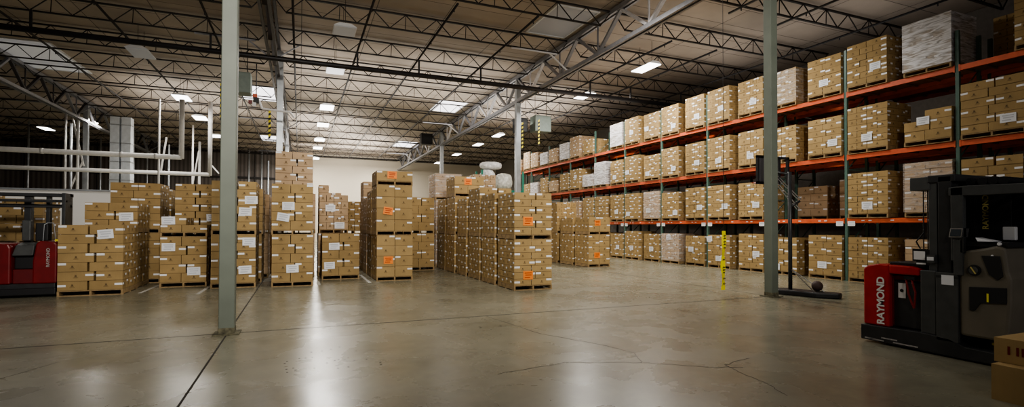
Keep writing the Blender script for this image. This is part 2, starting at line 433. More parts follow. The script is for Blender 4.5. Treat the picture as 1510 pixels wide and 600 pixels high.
# skylights
for x, y, w, l, mode, lab in [(9.0,16.9,1.6,2.6,'skylight_faint','dim grey roof skylight above the near end of silver truss'),
        (8.7,31.6,1.7,3.0,'skylight_on','bright roof skylight left of the silver truss, middle distance'),
        (9.0,47.7,1.7,3.2,'skylight_on','small bright roof skylight at far end of silver truss'),
        (-2.3,32.8,1.8,3.4,'skylight_on','bright roof skylight beside the pale column at left centre'),
        (-2.3,49.2,1.8,3.0,'skylight_on','far bright roof skylight behind the pale column'),
        (-11.0,29.5,2.4,4.6,'skylight_dim','large pale skylight beside the far left roof truss')]:
    e = empty('skylight', (x,y,ROOF), lab, 'skylight')
    m = MB(); m.box(x-w/2,y-l/2,ROOF-.012,x+w/2,y+l/2,ROOF-.001,mode); m.build('pane', e)
    m = MB()
    for a in ((x-w/2-.06,y-l/2-.06,x-w/2,y+l/2+.06),(x+w/2,y-l/2-.06,x+w/2+.06,y+l/2+.06),(x-w/2,y-l/2-.06,x+w/2,y-l/2),(x-w/2,y+l/2,x+w/2,y+l/2+.06)): m.box(a[0],a[1],ROOF-.04,a[2],a[3],ROOF-.001,'fixture')
    m.build('curb', e)

# ------------------------------------------------------------------ loads
CARTONS = []   # dict records
PALLETS = []
def pallet_shape(x0, y0, x1, y1, z0, along):
    """three MBs: deck, stringers list, base boards"""
    deck = MB(); base = MB(); strs = []
    H = .125
    if along == 'S':    # stringers run in y, boards run in x
        n = 7; w = (y1-y0)/n
        for i in range(n): deck.box(x0,y0+i*w+.008,z0+H-.02,x1,y0+(i+1)*w-.012,z0+H,'pallet_wood')
        for a in (y0,(y0+y1)/2-.05,y1-.1): base.box(x0,a,z0,x1,a+.1,z0+.018,'pallet_wood')
        for a in (x0,(x0+x1)/2-.02,x1-.04):
            s = MB(); s.box(a,y0,z0+.018,a+.04,y1,z0+H-.02,'pallet_wood'); strs.append(s)
    else:
        n = 7; w = (x1-x0)/n
        for i in range(n): deck.box(x0+i*w+.008,y0,z0+H-.02,x0+(i+1)*w-.012,y1,z0+H,'pallet_wood')
        for a in (x0,(x0+x1)/2-.05,x1-.1): base.box(a,y0,z0,a+.1,y1,z0+.018,'pallet_wood')
        for a in (y0,(y0+y1)/2-.02,y1-.04):
            s = MB(); s.box(x0,a,z0+.018,x1,a+.04,z0+H-.02,'pallet_wood'); strs.append(s)
    return deck, strs, base
def pallet(x0, y0, x1, y1, z0, along, phrase):
    lab = 'wooden pallet under ' + phrase
    d = (Vector(((x0+x1)/2,(y0+y1)/2,z0))-CAM).length
    deck, strs, base = pallet_shape(x0,y0,x1,y1,z0,along)
    loc = ((x0+x1)/2,(y0+y1)/2,z0)
    if d < 20:
        e = empty('wooden_pallet', loc, lab, 'pallet', 'wooden pallets')
        deck.build('deck', e); base.build('base_boards', e)
        for s in strs: s.build('stringer', e)
    else:
        m = MB()
        for q in (deck, base, *strs):
            o = len(m.v); m.v += q.v; m.f += [tuple(o+i for i in f) for f in q.f]; k = m.mi('pallet_wood'); m.m += [k]*len(q.f); m.sh += q.sh
        tag(m.build('wooden_pallet', origin=loc), lab, 'pallet', 'wooden pallets')
def cells(W, D, pat, l, rnd):
    """rects (u0,v0,u1,v1) of one layer"""
    out = []
    if pat == 'L':      # two long cartons across the front, rows in depth
        s = [.5, .5]; s = .55 if l % 2 else .45
        n = max(2, round(D/.30))
        for i in range(n):
            out += [(0,i*D/n,W*s,(i+1)*D/n),(W*s,i*D/n,W,(i+1)*D/n)]
    elif pat == 'E':    # equal halves
        n = max(2, round(D/.30)); s = .5
        for i in range(n): out += [(0,i*D/n,W*s,(i+1)*D/n),(W*s,i*D/n,W,(i+1)*D/n)]
    elif pat == 'N':    # narrow ends, four across
        for i in range(4):
            for k in range(2): out.append((W*i/4,D*k/2,W*(i+1)/4,D*(k+1)/2))
    elif pat == 'T':    # three across alternating with two
        if l % 2:
            for i in range(3):
                for k in range(2): out.append((W*i/3,D*k/2,W*(i+1)/3,D*(k+1)/2))
        else: return cells(W, D, 'E', l, rnd)
    else:               # 'P' pinwheel
        fl = l % 2
        a, b = (0,.5) if fl else (.5,0)
        for k in range(2): out.append((W*a,D*.25*k,W*(a+.5),D*.25*(k+1)))
        for k in range(2): out.append((W*(b+.25*k),0,W*(b+.25*(k+1)),D*.5))
        for k in range(2): out.append((W*b,D*(.5+.25*k),W*(b+.5),D*(.5+.25*(k+1))))
        for k in range(2): out.append((W*(a+.25*k),D*.5,W*(a+.25*(k+1)),D))
    return out
SHEETS = []
def load(face, x0, y0, x1, y1, z0, n, h, pat, phrase, mat='card', wrap=None, sheets=(), drop=None, gap=.004, thing=True, jit=.012):
    """face 'S': front is the -Y face; 'W': front is the -X face. Left is as the camera sees it."""
    rnd = random.Random(hash((round(x0*10), round(y0*10), round(z0*10))) & 0xffff)
    pallet(x0, y0, x1, y1, z0, face, phrase)
    W, D = ((x1-x0), (y1-y0)) if face == 'S' else ((y1-y0), (x1-x0))
    z = z0+.125
    base_shade = rnd.uniform(.2,.7); wide = rnd.choice((0,.012,.03,.035))
    for l in range(n):
        cs = cells(W, D, pat, l, rnd)
        for ci, (u0, v0, u1, v1) in enumerate(cs):
            if drop and drop(l, u0, v0): continue
            ext_l, ext_r, front, back = u0 < .01, u1 > W-.01, v0 < .01, v1 > D-.01
            top = l >= n-2
            if not (ext_l or ext_r or front or top or (drop is not None)): continue
            j = [rnd.uniform(0, jit) for _ in range(4)]
            a0, a1, b0, b1 = u0+gap+j[0]*.5, u1-gap-j[1]*.5, v0+gap+(j[2] if front else 0), v1-gap
            if front: b0 = v0+j[2]
            if front and pat == 'L' and l % 2 and u0 > .01: a0 += wide
            if front and pat == 'L' and l % 2 == 0 and n == 7 and u0 > .01: a0 += wide*.8
            if face == 'S': r = (x0+a0, y0+b0, x0+a1, y0+b1)
            else: r = (x0+b0, y1-a1, x0+b1, y1-a0)
            # position words
            if front:
                fr = sorted(c[0] for c in cs if c[1] < .01); i = fr.index(u0)
                names = {1: ['front'], 2: ['front left','front right'], 3: ['front left','front centre','front right'], 4: ['front far left','front inner left','front inner right','front far right']}[len(fr)]
                pos = names[i]
            elif ext_l or ext_r:
                sd = sorted(c[1] for c in cs if ((c[0] < .01) if ext_l else (c[2] > W-.01)) and c[1] > .01)
                pos = '%s on %s side' % (ORD[sd.index(v0)+2], 'left' if ext_l else 'right')
            else:
                pos = 'inner, %s' % ORD[ci+1]
            CARTONS.append(dict(r=r, z0=z+l*h+.002, z1=z+(l+1)*h-.002, face=face, front=front, l=ext_l, rr=ext_r, layer=l, pos=pos, phrase=phrase, mat=mat, shade=min(1, max(0, base_shade+rnd.uniform(-.22,.22))), flip=(ci+l) % 2, key=(round(x0,2),round(y0,2),round(z0,2),l,ci)))
    zt = z+n*h
    if wrap:
        g = .018; m = MB()
        m.face([(x0-g,y0-g,z0+.13),(x1+g,y0-g,z0+.13),(x1+g,y0-g,zt),(x0-g,y0-g,zt)], wrap)
        m.face([(x0-g,y0-g,z0+.13),(x0-g,y1+g,z0+.13),(x0-g,y1+g,zt),(x0-g,y0-g,zt)], wrap)
        m.face([(x1+g,y0-g,z0+.13),(x1+g,y1+g,z0+.13),(x1+g,y1+g,zt),(x1+g,y0-g,zt)], wrap)
        m.face([(x0-g,y1+g,z0+.13),(x1+g,y1+g,z0+.13),(x1+g,y1+g,zt),(x0-g,y1+g,zt)], wrap)
        tag(m.build('stretch_wrap'), 'plastic stretch wrap around ' + phrase, 'plastic wrap', 'stretch wrap on pallet loads')
    for s in sheets:
        kind, u, v, rot = s[:4]     # u across 0..1 from left, v height 0..1
        SHEETS.append((kind, face, x0, y0, x1, y1, z0+.125, zt, u, v, rot, phrase, len([q for q in sheets if q[0] == kind]), sheets.index(s)))
    return zt
def sheet(kind, face, x0, y0, x1, y1, za, zb, u, v, rot, phrase, cnt, idx):
    w, h = (.30, .21)
    if kind == 'o': w, h = .27, .22
    m = MB(); mat = 'orange_paper' if kind == 'o' else 'paper'; ink = 'orange_ink' if kind == 'o' else 'ink'
    c, s_ = math.cos(rot), math.sin(rot)
    zc = za+(zb-za)*v
    if face == 'S': C0 = Vector((x0+(x1-x0)*u, y0-.006, zc)); U = Vector((1,0,0)); N = Vector((0,-1,0))
    else: C0 = Vector((x0-.006, y1-(y1-y0)*u, zc)); U = Vector((0,-1,0)); N = Vector((-1,0,0))
    Z = Vector((0,0,1)); U2 = U*c+Z*s_; V2 = Z*c-U*s_
    def P(a, b, n=0): return C0+U2*a+V2*b+N*n
    m.hull8([P(-w/2,-h/2,.001),P(w/2,-h/2,.003),P(w/2,-h/2,.004),P(-w/2,-h/2,.002),P(-w/2,h/2,.001),P(w/2,h/2,.001),P(w/2,h/2,.002),P(-w/2,h/2,.002)], mat)
    for r_, (a, b, t) in enumerate([(-.36,.36,.26),(-.30,.34,.02),(-.36,.2,-.26)]):
        m.face([P(w*a,h*t-.011,.0065),P(w*b,h*t-.011,.0065),P(w*b,h*t+.014,.0065),P(w*a,h*t+.014,.0065)], ink)
    o = m.build('paper_sheet', origin=C0)
    where = ''
    if cnt > 1: where = ('upper ' if v > .5 else 'lower ')
    tag(o, '%s%s sheet taped to %s' % (where, 'orange paper' if kind == 'o' else 'white printed paper', phrase), 'paper sheet', 'paper sheets taped to cartons')

P_ = .125
# ---- floor stacks. (left to right)
S = 'S'
load(S,-5.02,14.5,-3.80,15.65,0,7,.213,'L','low stack beside the red truck',sheets=[('w',.72,.86,.09)])
za = load(S,-5.02,15.8,-3.85,16.95,0,6,.215,'L','second stack behind the red truck, lower load')
load(S,-4.95,15.8,-3.85,16.95,za,3,.215,'L','second stack behind the red truck, upper load',sheets=[('w',.78,.45,.04)])
def pile(face, x0, y0, x1, y1, spec, phrase, mat='card', wrap=None, sheets={}):
    z = 0; nm = ['lower load', 'middle load', 'top load'] if len(spec) == 3 else ['lower load', 'upper load']
    for i, (n, h, pat) in enumerate(spec):
        dx = R_.uniform(-.025,.025) if i else 0
        ph = phrase + (', ' + nm[i] if len(spec) > 1 else '')
        z = load(face, x0+dx, y0, x1+dx, y1, z, n, h, pat, ph, mat=mat, wrap=wrap, sheets=sheets.get(i, ()))
    return z
pile(S,-4.78,17.1,-3.62,18.2,[(6,.212,'L'),(6,.212,'L')],'tall stack third behind the red truck')
pile(S,-4.75,18.4,-3.62,19.5,[(6,.212,'T'),(6,.200,'T')],'tall stack fourth behind red truck')
pile(S,-4.5,19.8,-3.35,20.9,[(6,.21,'L'),(6,.21,'L')],'tall stack fifth behind red truck')
# B
zb = load(S,-3.34,15.7,-2.28,16.75,0,5,.237,'L','short stack left of the foreground column, lower load',sheets=[('w',.18,.78,0),('w',.72,.24,.02)])
load(S,-3.34,15.7,-2.28,16.75,zb,2,.19,'L','short stack left of foreground column, upper load',sheets=[('w',.17,.8,.03)],drop=lambda l,u,v: l==1 and u>.2)
pile(S,-3.28,16.95,-2.2,18.0,[(5,.237,'L'),(7,.195,'L')],'tall stack left of the foreground column',sheets={1:[('w',.86,.30,.05)]})
pile(S,-3.2,18.2,-2.15,19.2,[(5,.237,'L'),(5,.25,'L')],'stack two rows behind short left stack')
pile(S,-3.1,19.6,-2.0,20.7,[(6,.21,'T'),(6,.21,'T')],'stack three rows behind short left stack')
# C
pile(S,-2.10,15.0,-1.06,16.1,[(6,.208,'L'),(6,.212,'L')],'stack right behind the foreground column',sheets={0:[('w',.84,.86,0),('w',.76,.27,.03)],1:[('w',.88,.62,.02),('w',.75,.38,-.03)]})
pile(S,-2.05,16.3,-1.0,17.4,[(6,.208,'L'),(5,.235,'P')],'second row stack behind foreground column')
pile(S,-1.95,17.7,-.9,18.8,[(6,.208,'P'),(5,.22,'P')],'third row stack behind foreground column',mat='card_pale')
pile(S,-1.9,19.2,-.85,20.3,[(6,.208,'P'),(5,.22,'P')],'fourth row stack behind foreground column',mat='card_pale')
# D
pile(S,-.68,14.8,.34,15.9,[(5,.25,'L'),(5,.245,'L')],'big stack right of the foreground column',sheets={0:[('w',.5,.28,.03)],1:[('w',.40,.52,.01),('w',.28,.28,-.15)]})
pile(S,-.66,16.2,.36,17.2,[(5,.25,'L'),(5,.22,'L'),(5,.21,'L')],'pale tall stack second right of column',mat='card_pale')
pile(S,-.55,17.6,.45,18.7,[(5,.25,'P'),(5,.23,'P')],'stack behind pale tall stack',mat='card_pale')
# E
pile(S,.62,16.3,1.70,17.4,[(5,.25,'L')],'low stack in the gap left of centre',sheets={0:[('w',.32,.70,.02),('w',.2,.24,.03)]})
pile(S,.55,17.6,1.45,18.7,[(5,.25,'T'),(5,.225,'P')],'taller stack behind low centre-left stack',mat='card_pale',sheets={1:[('w',.38,.62,0),('w',.7,.12,0)]})
load(S,.60,18.9,1.35,19.9,0,11,.265,'L','stepped pale stack far behind centre-left gap',mat='card_pale',drop=lambda l,u,v: l>9 and u>.3)
pile(S,1.5,20.3,2.4,21.4,[(5,.24,'P'),(5,.22,'P')],'stack seen through the centre-left gap')
# F
pile(S,2.08,15.3,3.14,16.4,[(4,.305,'E'),(4,.338,'E'),(1,.30,'E')],'orange-tagged centre tower',sheets={0:[('o',.32,.40,.0)],1:[('o',.32,.44,-.12)],2:[('o',.42,.60,.0)]})
pile(S,2.08,16.55,3.12,17.6,[(5,.245,'P'),(6,.21,'P')],'stack second behind centre tower',mat='card')
pile(S,2.08,17.8,3.10,18.8,[(5,.245,'P'),(5,.22,'P')],'stack third behind centre tower',mat='card_pale')
pile(S,2.1,19.0,3.1,20.0,[(5,.245,'P'),(7,.25,'L')],'tall stack fourth behind centre tower',mat='card_pale',sheets={1:[('w',.6,.88,.03)]})
pile(S,3.55,18.6,4.62,19.7,[(4,.305,'L'),(4,.30,'L')],'shadowed stack right of centre tower')
pile(S,3.6,20.2,4.5,21.2,[(5,.245,'P'),(5,.26,'P')],'stack behind shadowed stack',mat='card_pale')
# H row
hx0, hx1 = 4.97, 6.03
pile(S,hx0,11.8,hx1,12.95,[(7,.165,'L'),(6,.178,'L')],'front stack of centre row',sheets={0:[('o',.36,.22,.0)],1:[('o',.36,.32,.0)]})
pile(S,hx0,13.2,hx1,14.3,[(7,.168,'L'),(6,.185,'L')],'second stack of centre row')
pile(S,hx0+.02,14.55,hx1,15.65,[(7,.168,'L'),(8,.17,'L')],'third stack of centre row')
pile(S,hx0,15.85,hx1,16.9,[(6,.19,'L'),(6,.19,'L')],'fourth stack of centre row')
pile(S,hx0-.02,17.1,hx1,18.2,[(6,.2,'L'),(6,.2,'L'),(2,.29,'L')],'fifth stack of centre row',sheets={2:[('o',.45,.70,0)]})
pile(S,hx0,18.45,hx1,19.5,[(6,.2,'P'),(6,.2,'P')],'sixth stack of centre row')
pile(S,hx0,19.8,hx1,20.9,[(6,.2,'L'),(6,.2,'L'),(4,.235,'L')],'seventh stack of centre row',mat='card_pale',sheets={2:[('o',.70,.5,0)]},wrap='film_clear')
pile(S,7.6,23,8.7,24.1,[(6,.2,'P'),(6,.2,'P'),(6,.22,'P')],'distant tall stack left of green rack',mat='card_pale')
# I group
pile(S,10.62,17.6,11.62,18.7,[(5,.235,'E'),(2,.29,'E')],'orange-tagged stack nearest rack',sheets={0:[('o',.40,.30,.02)],1:[('o',.40,.60,.05)]})
pile(S,10.62,18.9,11.62,20.0,[(5,.235,'L'),(2,.29,'L')],'stack second behind tagged stack nearest rack')
pile(S,10.62,20.3,11.62,21.4,[(6,.2,'P'),(6,.21,'P')],'taller stack third behind tagged stack nearest rack')
pile(S,9.3,25.3,10.35,26.4,[(5,.22,'P'),(5,.22,'P')],'distant stack behind middle column',mat='card_pale')
# behind left truck
pile(S,-8.6,17.3,-7.5,18.4,[(5,.22,'L'),(5,.22,'L')],'stack behind the red truck at frame edge')
pile(S,-7.35,17.4,-6.35,18.5,[(4,.24,'L'),(5,.22,'L')],'stack behind the red truck mast')
# ---- rack loads
Wf = 'W'
RX0, RX1 = 15.22, 16.30
Y0, BAY = 10.386, 2.854
ZL = [0., 1.895, 3.805, 5.705]
shelf = ['rack floor level', 'first shelf', 'second shelf', 'top shelf']
def slot(k, s):
    y = Y0+BAY*k
    return (y+.09, y+1.20) if s == 'a' else (y+1.62, y+2.76)
rk = {}
def RL(k, s, lev, n, h, pat, mat='card', wrap=None, sh=(), dy=(0,0), back=False, drop=None):
    y0, y1 = slot(k, s); y0 += dy[0]; y1 += dy[1]
    ph = '%s, %s bay, %s half%s' % (shelf[lev], ORD[k+3], 'near' if s == 'a' else 'far', ' rear row' if back else '')
    x0, x1 = (RX0, RX1) if not back else (16.72, 17.80)
    load(Wf, x0, y0, x1, y1, ZL[lev], n, h, pat, ph, mat=mat, wrap=wrap, sheets=sh, drop=drop)
w = lambda u, v, r=0.: ('w', u, v, r)
# floor level
RL(-1,'b',0,6,.2,'P'); RL(-1,'a',0,6,.195,'L',mat='card_pale'); RL(-2,'b',0,5,.22,'L',mat='card_pale',wrap='film_clear',sh=[w(.2,.3)])
RL(0,'a',0,6,.208,'L',sh=[w(.42,.25)]); RL(0,'b',0,6,.19,'L',sh=[w(.3,.12)])
RL(1,'a',0,6,.208,'L',sh=[w(.72,.42)]); RL(1,'b',0,6,.198,'L',sh=[w(.08,.86,.1),w(.5,.22)])
RL(2,'a',0,5,.225,'P',sh=[w(.3,.5)]); RL(2,'b',0,6,.2,'P',mat='card_pale',wrap='film_clear',sh=[w(.42,.86)])
RL(3,'a',0,6,.195,'P',sh=[w(.5,.4)]); RL(3,'b',0,7,.183,'N',sh=[w(.5,.36)])
RL(4,'a',0,6,.19,'P',sh=[w(.6,.4)]); RL(4,'b',0,6,.2,'P',sh=[w(.4,.4)])
RL(5,'a',0,6,.2,'P'); RL(5,'b',0,6,.2,'P'); RL(6,'a',0,6,.2,'P'); 
# first shelf
RL(-2,'b',1,6,.215,'L',dy=(-.05,.0)); RL(-1,'a',1,7,.19,'L',mat='card_pale',wrap='film_clear'); RL(-1,'b',1,7,.172,'P',sh=[w(.5,.2)])
RL(1,'a',1,6,.205,'P',sh=[w(.72,.33)],mat='card'); RL(1,'b',1,7,.178,'L',sh=[w(.78,.33)])
RL(2,'a',1,7,.178,'L',sh=[w(.75,.33)]); RL(2,'b',1,6,.19,'P',sh=[w(.8,.2)])
RL(3,'a',1,7,.18,'P',mat='card_pale',wrap='film_clear',sh=[w(.3,.3)]); RL(3,'b',1,7,.18,'P',sh=[w(.25,.2)])
RL(4,'a',1,7,.18,'P',sh=[w(.5,.3)]); RL(4,'b',1,7,.18,'P'); RL(5,'a',1,7,.18,'P'); RL(5,'b',1,6,.19,'P',mat='card_pale'); RL(6,'a',1,6,.19,'P')
RL(0,'b',1,4,.26,'L',back=True,mat='card_pale'); RL(0,'a',1,5,.24,'L',back=True,mat='card_pale')
# second shelf
RL(-2,'b',2,6,.208,'L',sh=[w(.75,.2)],dy=(-.1,0)); RL(-1,'a',2,3,.26,'L',sh=[w(.42,.66)],drop=lambda l,u,v: l==2 and u<.3); RL(-1,'b',2,7,.178,'P',sh=[w(.5,.25)])
RL(0,'a',2,6,.187,'L',sh=[w(.75,.28)]); RL(0,'b',2,6,.185,'P')
RL(1,'a',2,5,.245,'P',sh=[w(.5,.25)]); RL(1,'b',2,7,.178,'P',sh=[w(.5,.25,.1)])
RL(2,'a',2,7,.173,'P',sh=[w(.62,.3)]); RL(2,'b',2,7,.175,'P',sh=[w(.7,.22)])
RL(3,'a',2,6,.178,'P',sh=[w(.25,.2)]); RL(3,'b',2,7,.175,'P',sh=[w(.2,.35)])
RL(4,'a',2,7,.165,'P',sh=[w(.35,.25)]); RL(4,'b',2,7,.178,'P',wrap='film_white')
RL(5,'a',2,3,.23,'E',mat='card_pale',wrap='film_white'); RL(5,'b',2,6,.19,'P',sh=[w(.6,.6)])
RL(6,'a',2,5,.2,'P'); RL(6,'b',2,3,.23,'P',mat='card_pale'); RL(7,'a',2,5,.2,'P'); RL(7,'b',2,4,.2,'P',mat='card_pale',wrap='film_white'); RL(8,'a',2,4,.2,'P')
# top shelf
RL(-2,'b',3,8,.16,'P',dy=(-1.3,-1.05)); RL(-1,'a',3,8,.162,'P',wrap='film_white'); RL(-1,'b',3,7,.175,'T',sh=[w(.72,.35)])
RL(0,'a',3,6,.19,'L',sh=[w(.5,.3)]); RL(0,'b',3,6,.19,'P',wrap='film_clear')
RL(1,'a',3,6,.2,'P',sh=[w(.62,.3)]); RL(1,'b',3,7,.18,'P',sh=[w(.62,.36,.1)])
RL(2,'a',3,7,.18,'P',sh=[w(.62,.32)]); RL(2,'b',3,7,.172,'P',sh=[w(.7,.22)])
RL(3,'a',3,6,.19,'P',sh=[w(.2,.4)]); RL(3,'b',3,7,.175,'P',sh=[w(.5,.4)])
RL(4,'a',3,6,.195,'P',wrap='film_white'); RL(5,'a',3,4,.2,'P',sh=[]); RL(5,'b',3,6,.2,'P',mat='card_pale')
RL(6,'a',3,5,.2,'P',mat='card_pale',wrap='film_white'); RL(6,'b',3,4,.22,'P',mat='card_pale'); RL(7,'a',3,4,.2,'P',wrap='film_white'); RL(7,'b',3,5,.2,'P',mat='card_pale')
RL(8,'a',3,6,.2,'P',mat='card_pale'); RL(8,'b',3,4,.2,'P',mat='card_pale')
# rear row glimpsed through gaps
RL(-2,'b',3,7,.18,'P',back=True); RL(4,'b',3,5,.2,'P',back=True); RL(-1,'a',2,5,.2,'P',back=True); RL(5,'a',2,5,.2,'P',back=True); RL(6,'b',2,5,.2,'P',back=True)

# loose piles near the green rack and the corner cartons
def loose(x0,y0,x1,y1,z0,z1,phrase,pos,mat='card',face='S',layer=0):
    CARTONS.append(dict(r=(x0,y0,x1,y1),z0=z0,z1=z1,face=face,front=True,l=True,rr=True,layer=layer,pos=pos,phrase=phrase,mat=mat,shade=.4,flip=0,key=(x0,y0,z0)))
loose(6.02,2.40,6.95,2.72,.0,.33,'loose pair at bottom right corner','larger one underneath',mat='card')
loose(6.16,2.44,6.90,2.76,.333,.56,'loose pair at bottom right corner','smaller one on top',mat='card',layer=1)

# visibility of cartons from the camera
def polys():
    V, Fc, own = [], [], []
    def add(x0,y0,z0,x1,y1,z1,i):
        b = len(V); V.extend([(x0,y0,z0),(x1,y0,z0),(x1,y1,z0),(x0,y1,z0),(x0,y0,z1),(x1,y0,z1),(x1,y1,z1),(x0,y1,z1)])
        for f in ((0,3,2,1),(4,5,6,7),(0,1,5,4),(1,2,6,5),(2,3,7,6),(3,0,4,7)): Fc.append(tuple(b+k for k in f)); own.append(i)
    for i, c in enumerate(CARTONS): add(c['r'][0],c['r'][1],c['z0'],c['r'][2],c['r'][3],c['z1'],i)
    for o in OCC: add(*o, -1)
    return V, Fc, own
OCC += [(7.4,3.3,.02,8.35,4.8,1.1),(7.4,3.6,0,7.9,4.0,2.1)]
V, Fc, own = polys(); tree = BVHTree.FromPolygons(V, Fc)
def px(p):
    v = p-CAM; d = v.dot(fw)
    return (755+F_PX*v.dot(rt)/d, 300+SY-F_PX*v.dot(up)/d, d)
for i, c in enumerate(CARTONS):
    x0,y0,x1,y1 = c['r']; z0, z1 = c['z0'], c['z1']; sc = 0.
    faces = [('y', y0, x1-x0, z1-z0)]
    faces.append(('x', x0 if x0 > 0 else x1, y1-y0, z1-z0))
    if z1 < 1.6: faces.append(('z', z1, x1-x0, y1-y0))
    for ax, cst, A, B in faces:
        N = 3; vis = 0; cen = None
        for a in range(N):
            for b in range(N):
                s, t = (a+.5)/N, (b+.5)/N
                if ax == 'y': p = Vector((x0+s*(x1-x0), cst-.002, z0+t*(z1-z0)))
                elif ax == 'x': p = Vector((cst+(-.002 if x0 > 0 else .002), y0+s*(y1-y0), z0+t*(z1-z0)))
                else: p = Vector((x0+s*(x1-x0), y0+t*(y1-y0), z1+.002))
                X, Y, d = px(p)
                if not (0 < X < 1510 and 0 < Y < 600): continue
                dr = p-CAM; L = dr.length
                h = tree.ray_cast(CAM, dr/L, L-.004)
                if h[0] is None: vis += 1
        if vis:
            p = Vector(((x0+x1)/2,(y0+y1)/2,(z0+z1)/2)); dr = p-CAM; L = dr.length
            n = {'y': abs(dr.y), 'x': abs(dr.x), 'z': abs(dr.z)}[ax]/L
            sc += vis/(N*N)*A*B*n/(L*L)
    c['score'] = sc
order = sorted(range(len(CARTONS)), key=lambda i: -CARTONS[i]['score'])
pick = set(i for i in order[:298] if CARTONS[i]['score'] > 0)
print('cartons', len(CARTONS), 'visible', sum(c['score'] > 0 for c in CARTONS), 'picked', len(pick))

def carton_geo(c, body, lab, small=False):
    x0,y0,x1,y1 = c['r']; z0, z1 = c['z0'], c['z1']; body.shade = c['shade']
    body.box(x0,y0,z0,x1,y1,z1,c['mat'])
    H = z1-z0; e = .0025
    def quadface(ax, a, b, za, zb, mat, tgt):
        if ax == 'y': tgt.face([(a,y0-e,za),(b,y0-e,za),(b,y0-e,zb),(a,y0-e,zb)], mat)
        if ax == 'x0': tgt.face([(x0-e,a,za),(x0-e,b,za),(x0-e,b,zb),(x0-e,a,zb)], mat)
        if ax == 'x1': tgt.face([(x1+e,a,za),(x1+e,b,za),(x1+e,b,zb),(x1+e,a,zb)], mat)
    sides = [('y', x0, x1)]
    sides.append(('x0', y0, y1) if x0 > 0 else ('x1', y0, y1))
    for ax, a, b in sides:
        Wd = b-a; cx = (a+b)/2; cz = z0+H*.50
        # printed emblem: head, shoulders, a line of print beneath
        r = min(.024, H*.12)
        if c['phrase'].startswith('loose'):
            if c['layer'] and ax != 'y':
                for t in (.3,.42,.62): quadface(ax, a+Wd*t, a+Wd*t+.02, z0+H*.35, z0+H*.7, 'dark_red', body)
            continue
        if Wd > .2 or not small:
            quadface(ax, cx-r*.7, cx+r*.7, cz, cz+r*1.5, 'print', body)
            quadface(ax, cx-r*1.25, cx+r*1.25, cz-r*.5, cz-r*.02, 'print', body)
            quadface(ax, cx-r*2.0, cx+r*2.0, cz-r*1.35-.004, cz-r*1.1+.002, 'seam', body)
        quadface(ax, a, b, z0, z0+.006, 'seam', body)
        # shipping sticker near one upper corner
        sw = min(.15, Wd*.36); sh_ = .048
        hh = (c['layer']*7+int((x0+y0*1.7)*31)) % 10; zz = z1-.010-sh_ if hh < 5 else z1-.022-sh_*(1+hh*.12)
        if hh > 6 and small and Wd < .4: continue
        main = ('y' if c['face'] == 'S' else ax)
        lb = lab if not isinstance(lab, list) else MB()
        if c['flip'] ^ (ax != 'y'): quadface(ax, b-sw-.004, b-.003, zz, zz+sh_, 'sticker', lb)
        else: quadface(ax, a+.003, a+sw+.004, zz, zz+sh_, 'sticker', lb)
        if isinstance(lab, list): lab.append(lb)
rest = MB(); restlab = rest
nm_used = {}
for i, c in enumerate(CARTONS):
    if i in pick:
        body = MB(); lab = []; carton_geo(c, body, lab)
        x0,y0,x1,y1 = c['r']; org = ((x0+x1)/2,(y0+y1)/2,c['z0'])
        o = body.build('cardboard_carton', origin=org)
        for q in lab: q.build('shipping_label', o)
        if c['phrase'].startswith('loose'): L = 'loose cardboard carton, %s of pair in the bottom right corner' % c['pos']
        else: L = 'carton, %s layer up, %s, %s' % (ORD[c['layer']+1], c['pos'], c['phrase'])
        tag(o, L, 'box', 'cardboard cartons stacked on pallets')
    else:
        carton_geo(c, rest, rest, small=True)
o = rest.build('cardboard_carton_stock'); tag(o, 'remaining smaller tan cartons filling the far racks and back stacks', 'boxes', kind='stuff')
for s in SHEETS: sheet(*s)

# ------------------------------------------------------------------ pallet racks
def rack(X0, X1, k0, k1, lab, faceb, kbeam=None):
    e = empty('pallet_rack', (X0, Y0+BAY*k0, 0), lab, 'rack')
    for k in range(k0, k1+1):
        y = Y0+BAY*k; m = MB(); H = 7.0 if k > -1 else 6.6
        for X in (X0+.04, X1-.04):
            m.box(X-.04,y-.04,.01,X+.04,y+.04,H,'rack_green')
            m.box(X-.075,y-.06,0,X+.075,y+.06,.012,'rack_green')
        z = .25; f = 0
        while z < H-.9:
            m.bar((X0+.06,y,z),(X1-.06,y,z),.03,.03,'rack_green')
            m.bar((X0+.06,y,z),(X1-.06,y,z+.75),.025,.025,'rack_green'); z += .78
        m.build('upright_frame', e)
    for zc in (1.82, 3.73, 5.634):
        for k in range(k0, k1):
            a, b = Y0+BAY*k+.04, Y0+BAY*(k+1)-.04
            for X in (X0-.012, X1-.04):
                m = MB(); m.box(X,a,zc-.065,X+.05,b,zc+.065,'rack_orange')
                m.box(X-.004,a,zc-.085,X+.054,a+.035,zc+.085,'rack_orange'); m.box(X-.004,b-.035,zc-.085,X+.054,b,zc+.085,'rack_orange')
                m.build('load_beam', e)
            m = MB()
            m.box(X0+.04,a+.02,zc+.045,X1-.04,b-.02,zc+.052,'rack_steel')
            for t in (.12,.3,.5,.7,.88): m.box(X0+.04,a+(b-a)*t-.02,zc+.0,X1-.04,a+(b-a)*t+.02,zc+.046,'rack_steel')
            m.build('shelf_deck', e)
    return e
rack_front = rack(15.285, 16.30, -2, 9, 'long three-shelf pallet rack with orange beams along the right side', True)
rack(16.75, 17.75, -2, 9, 'rear pallet rack standing back to back behind the orange-beamed rack', True)
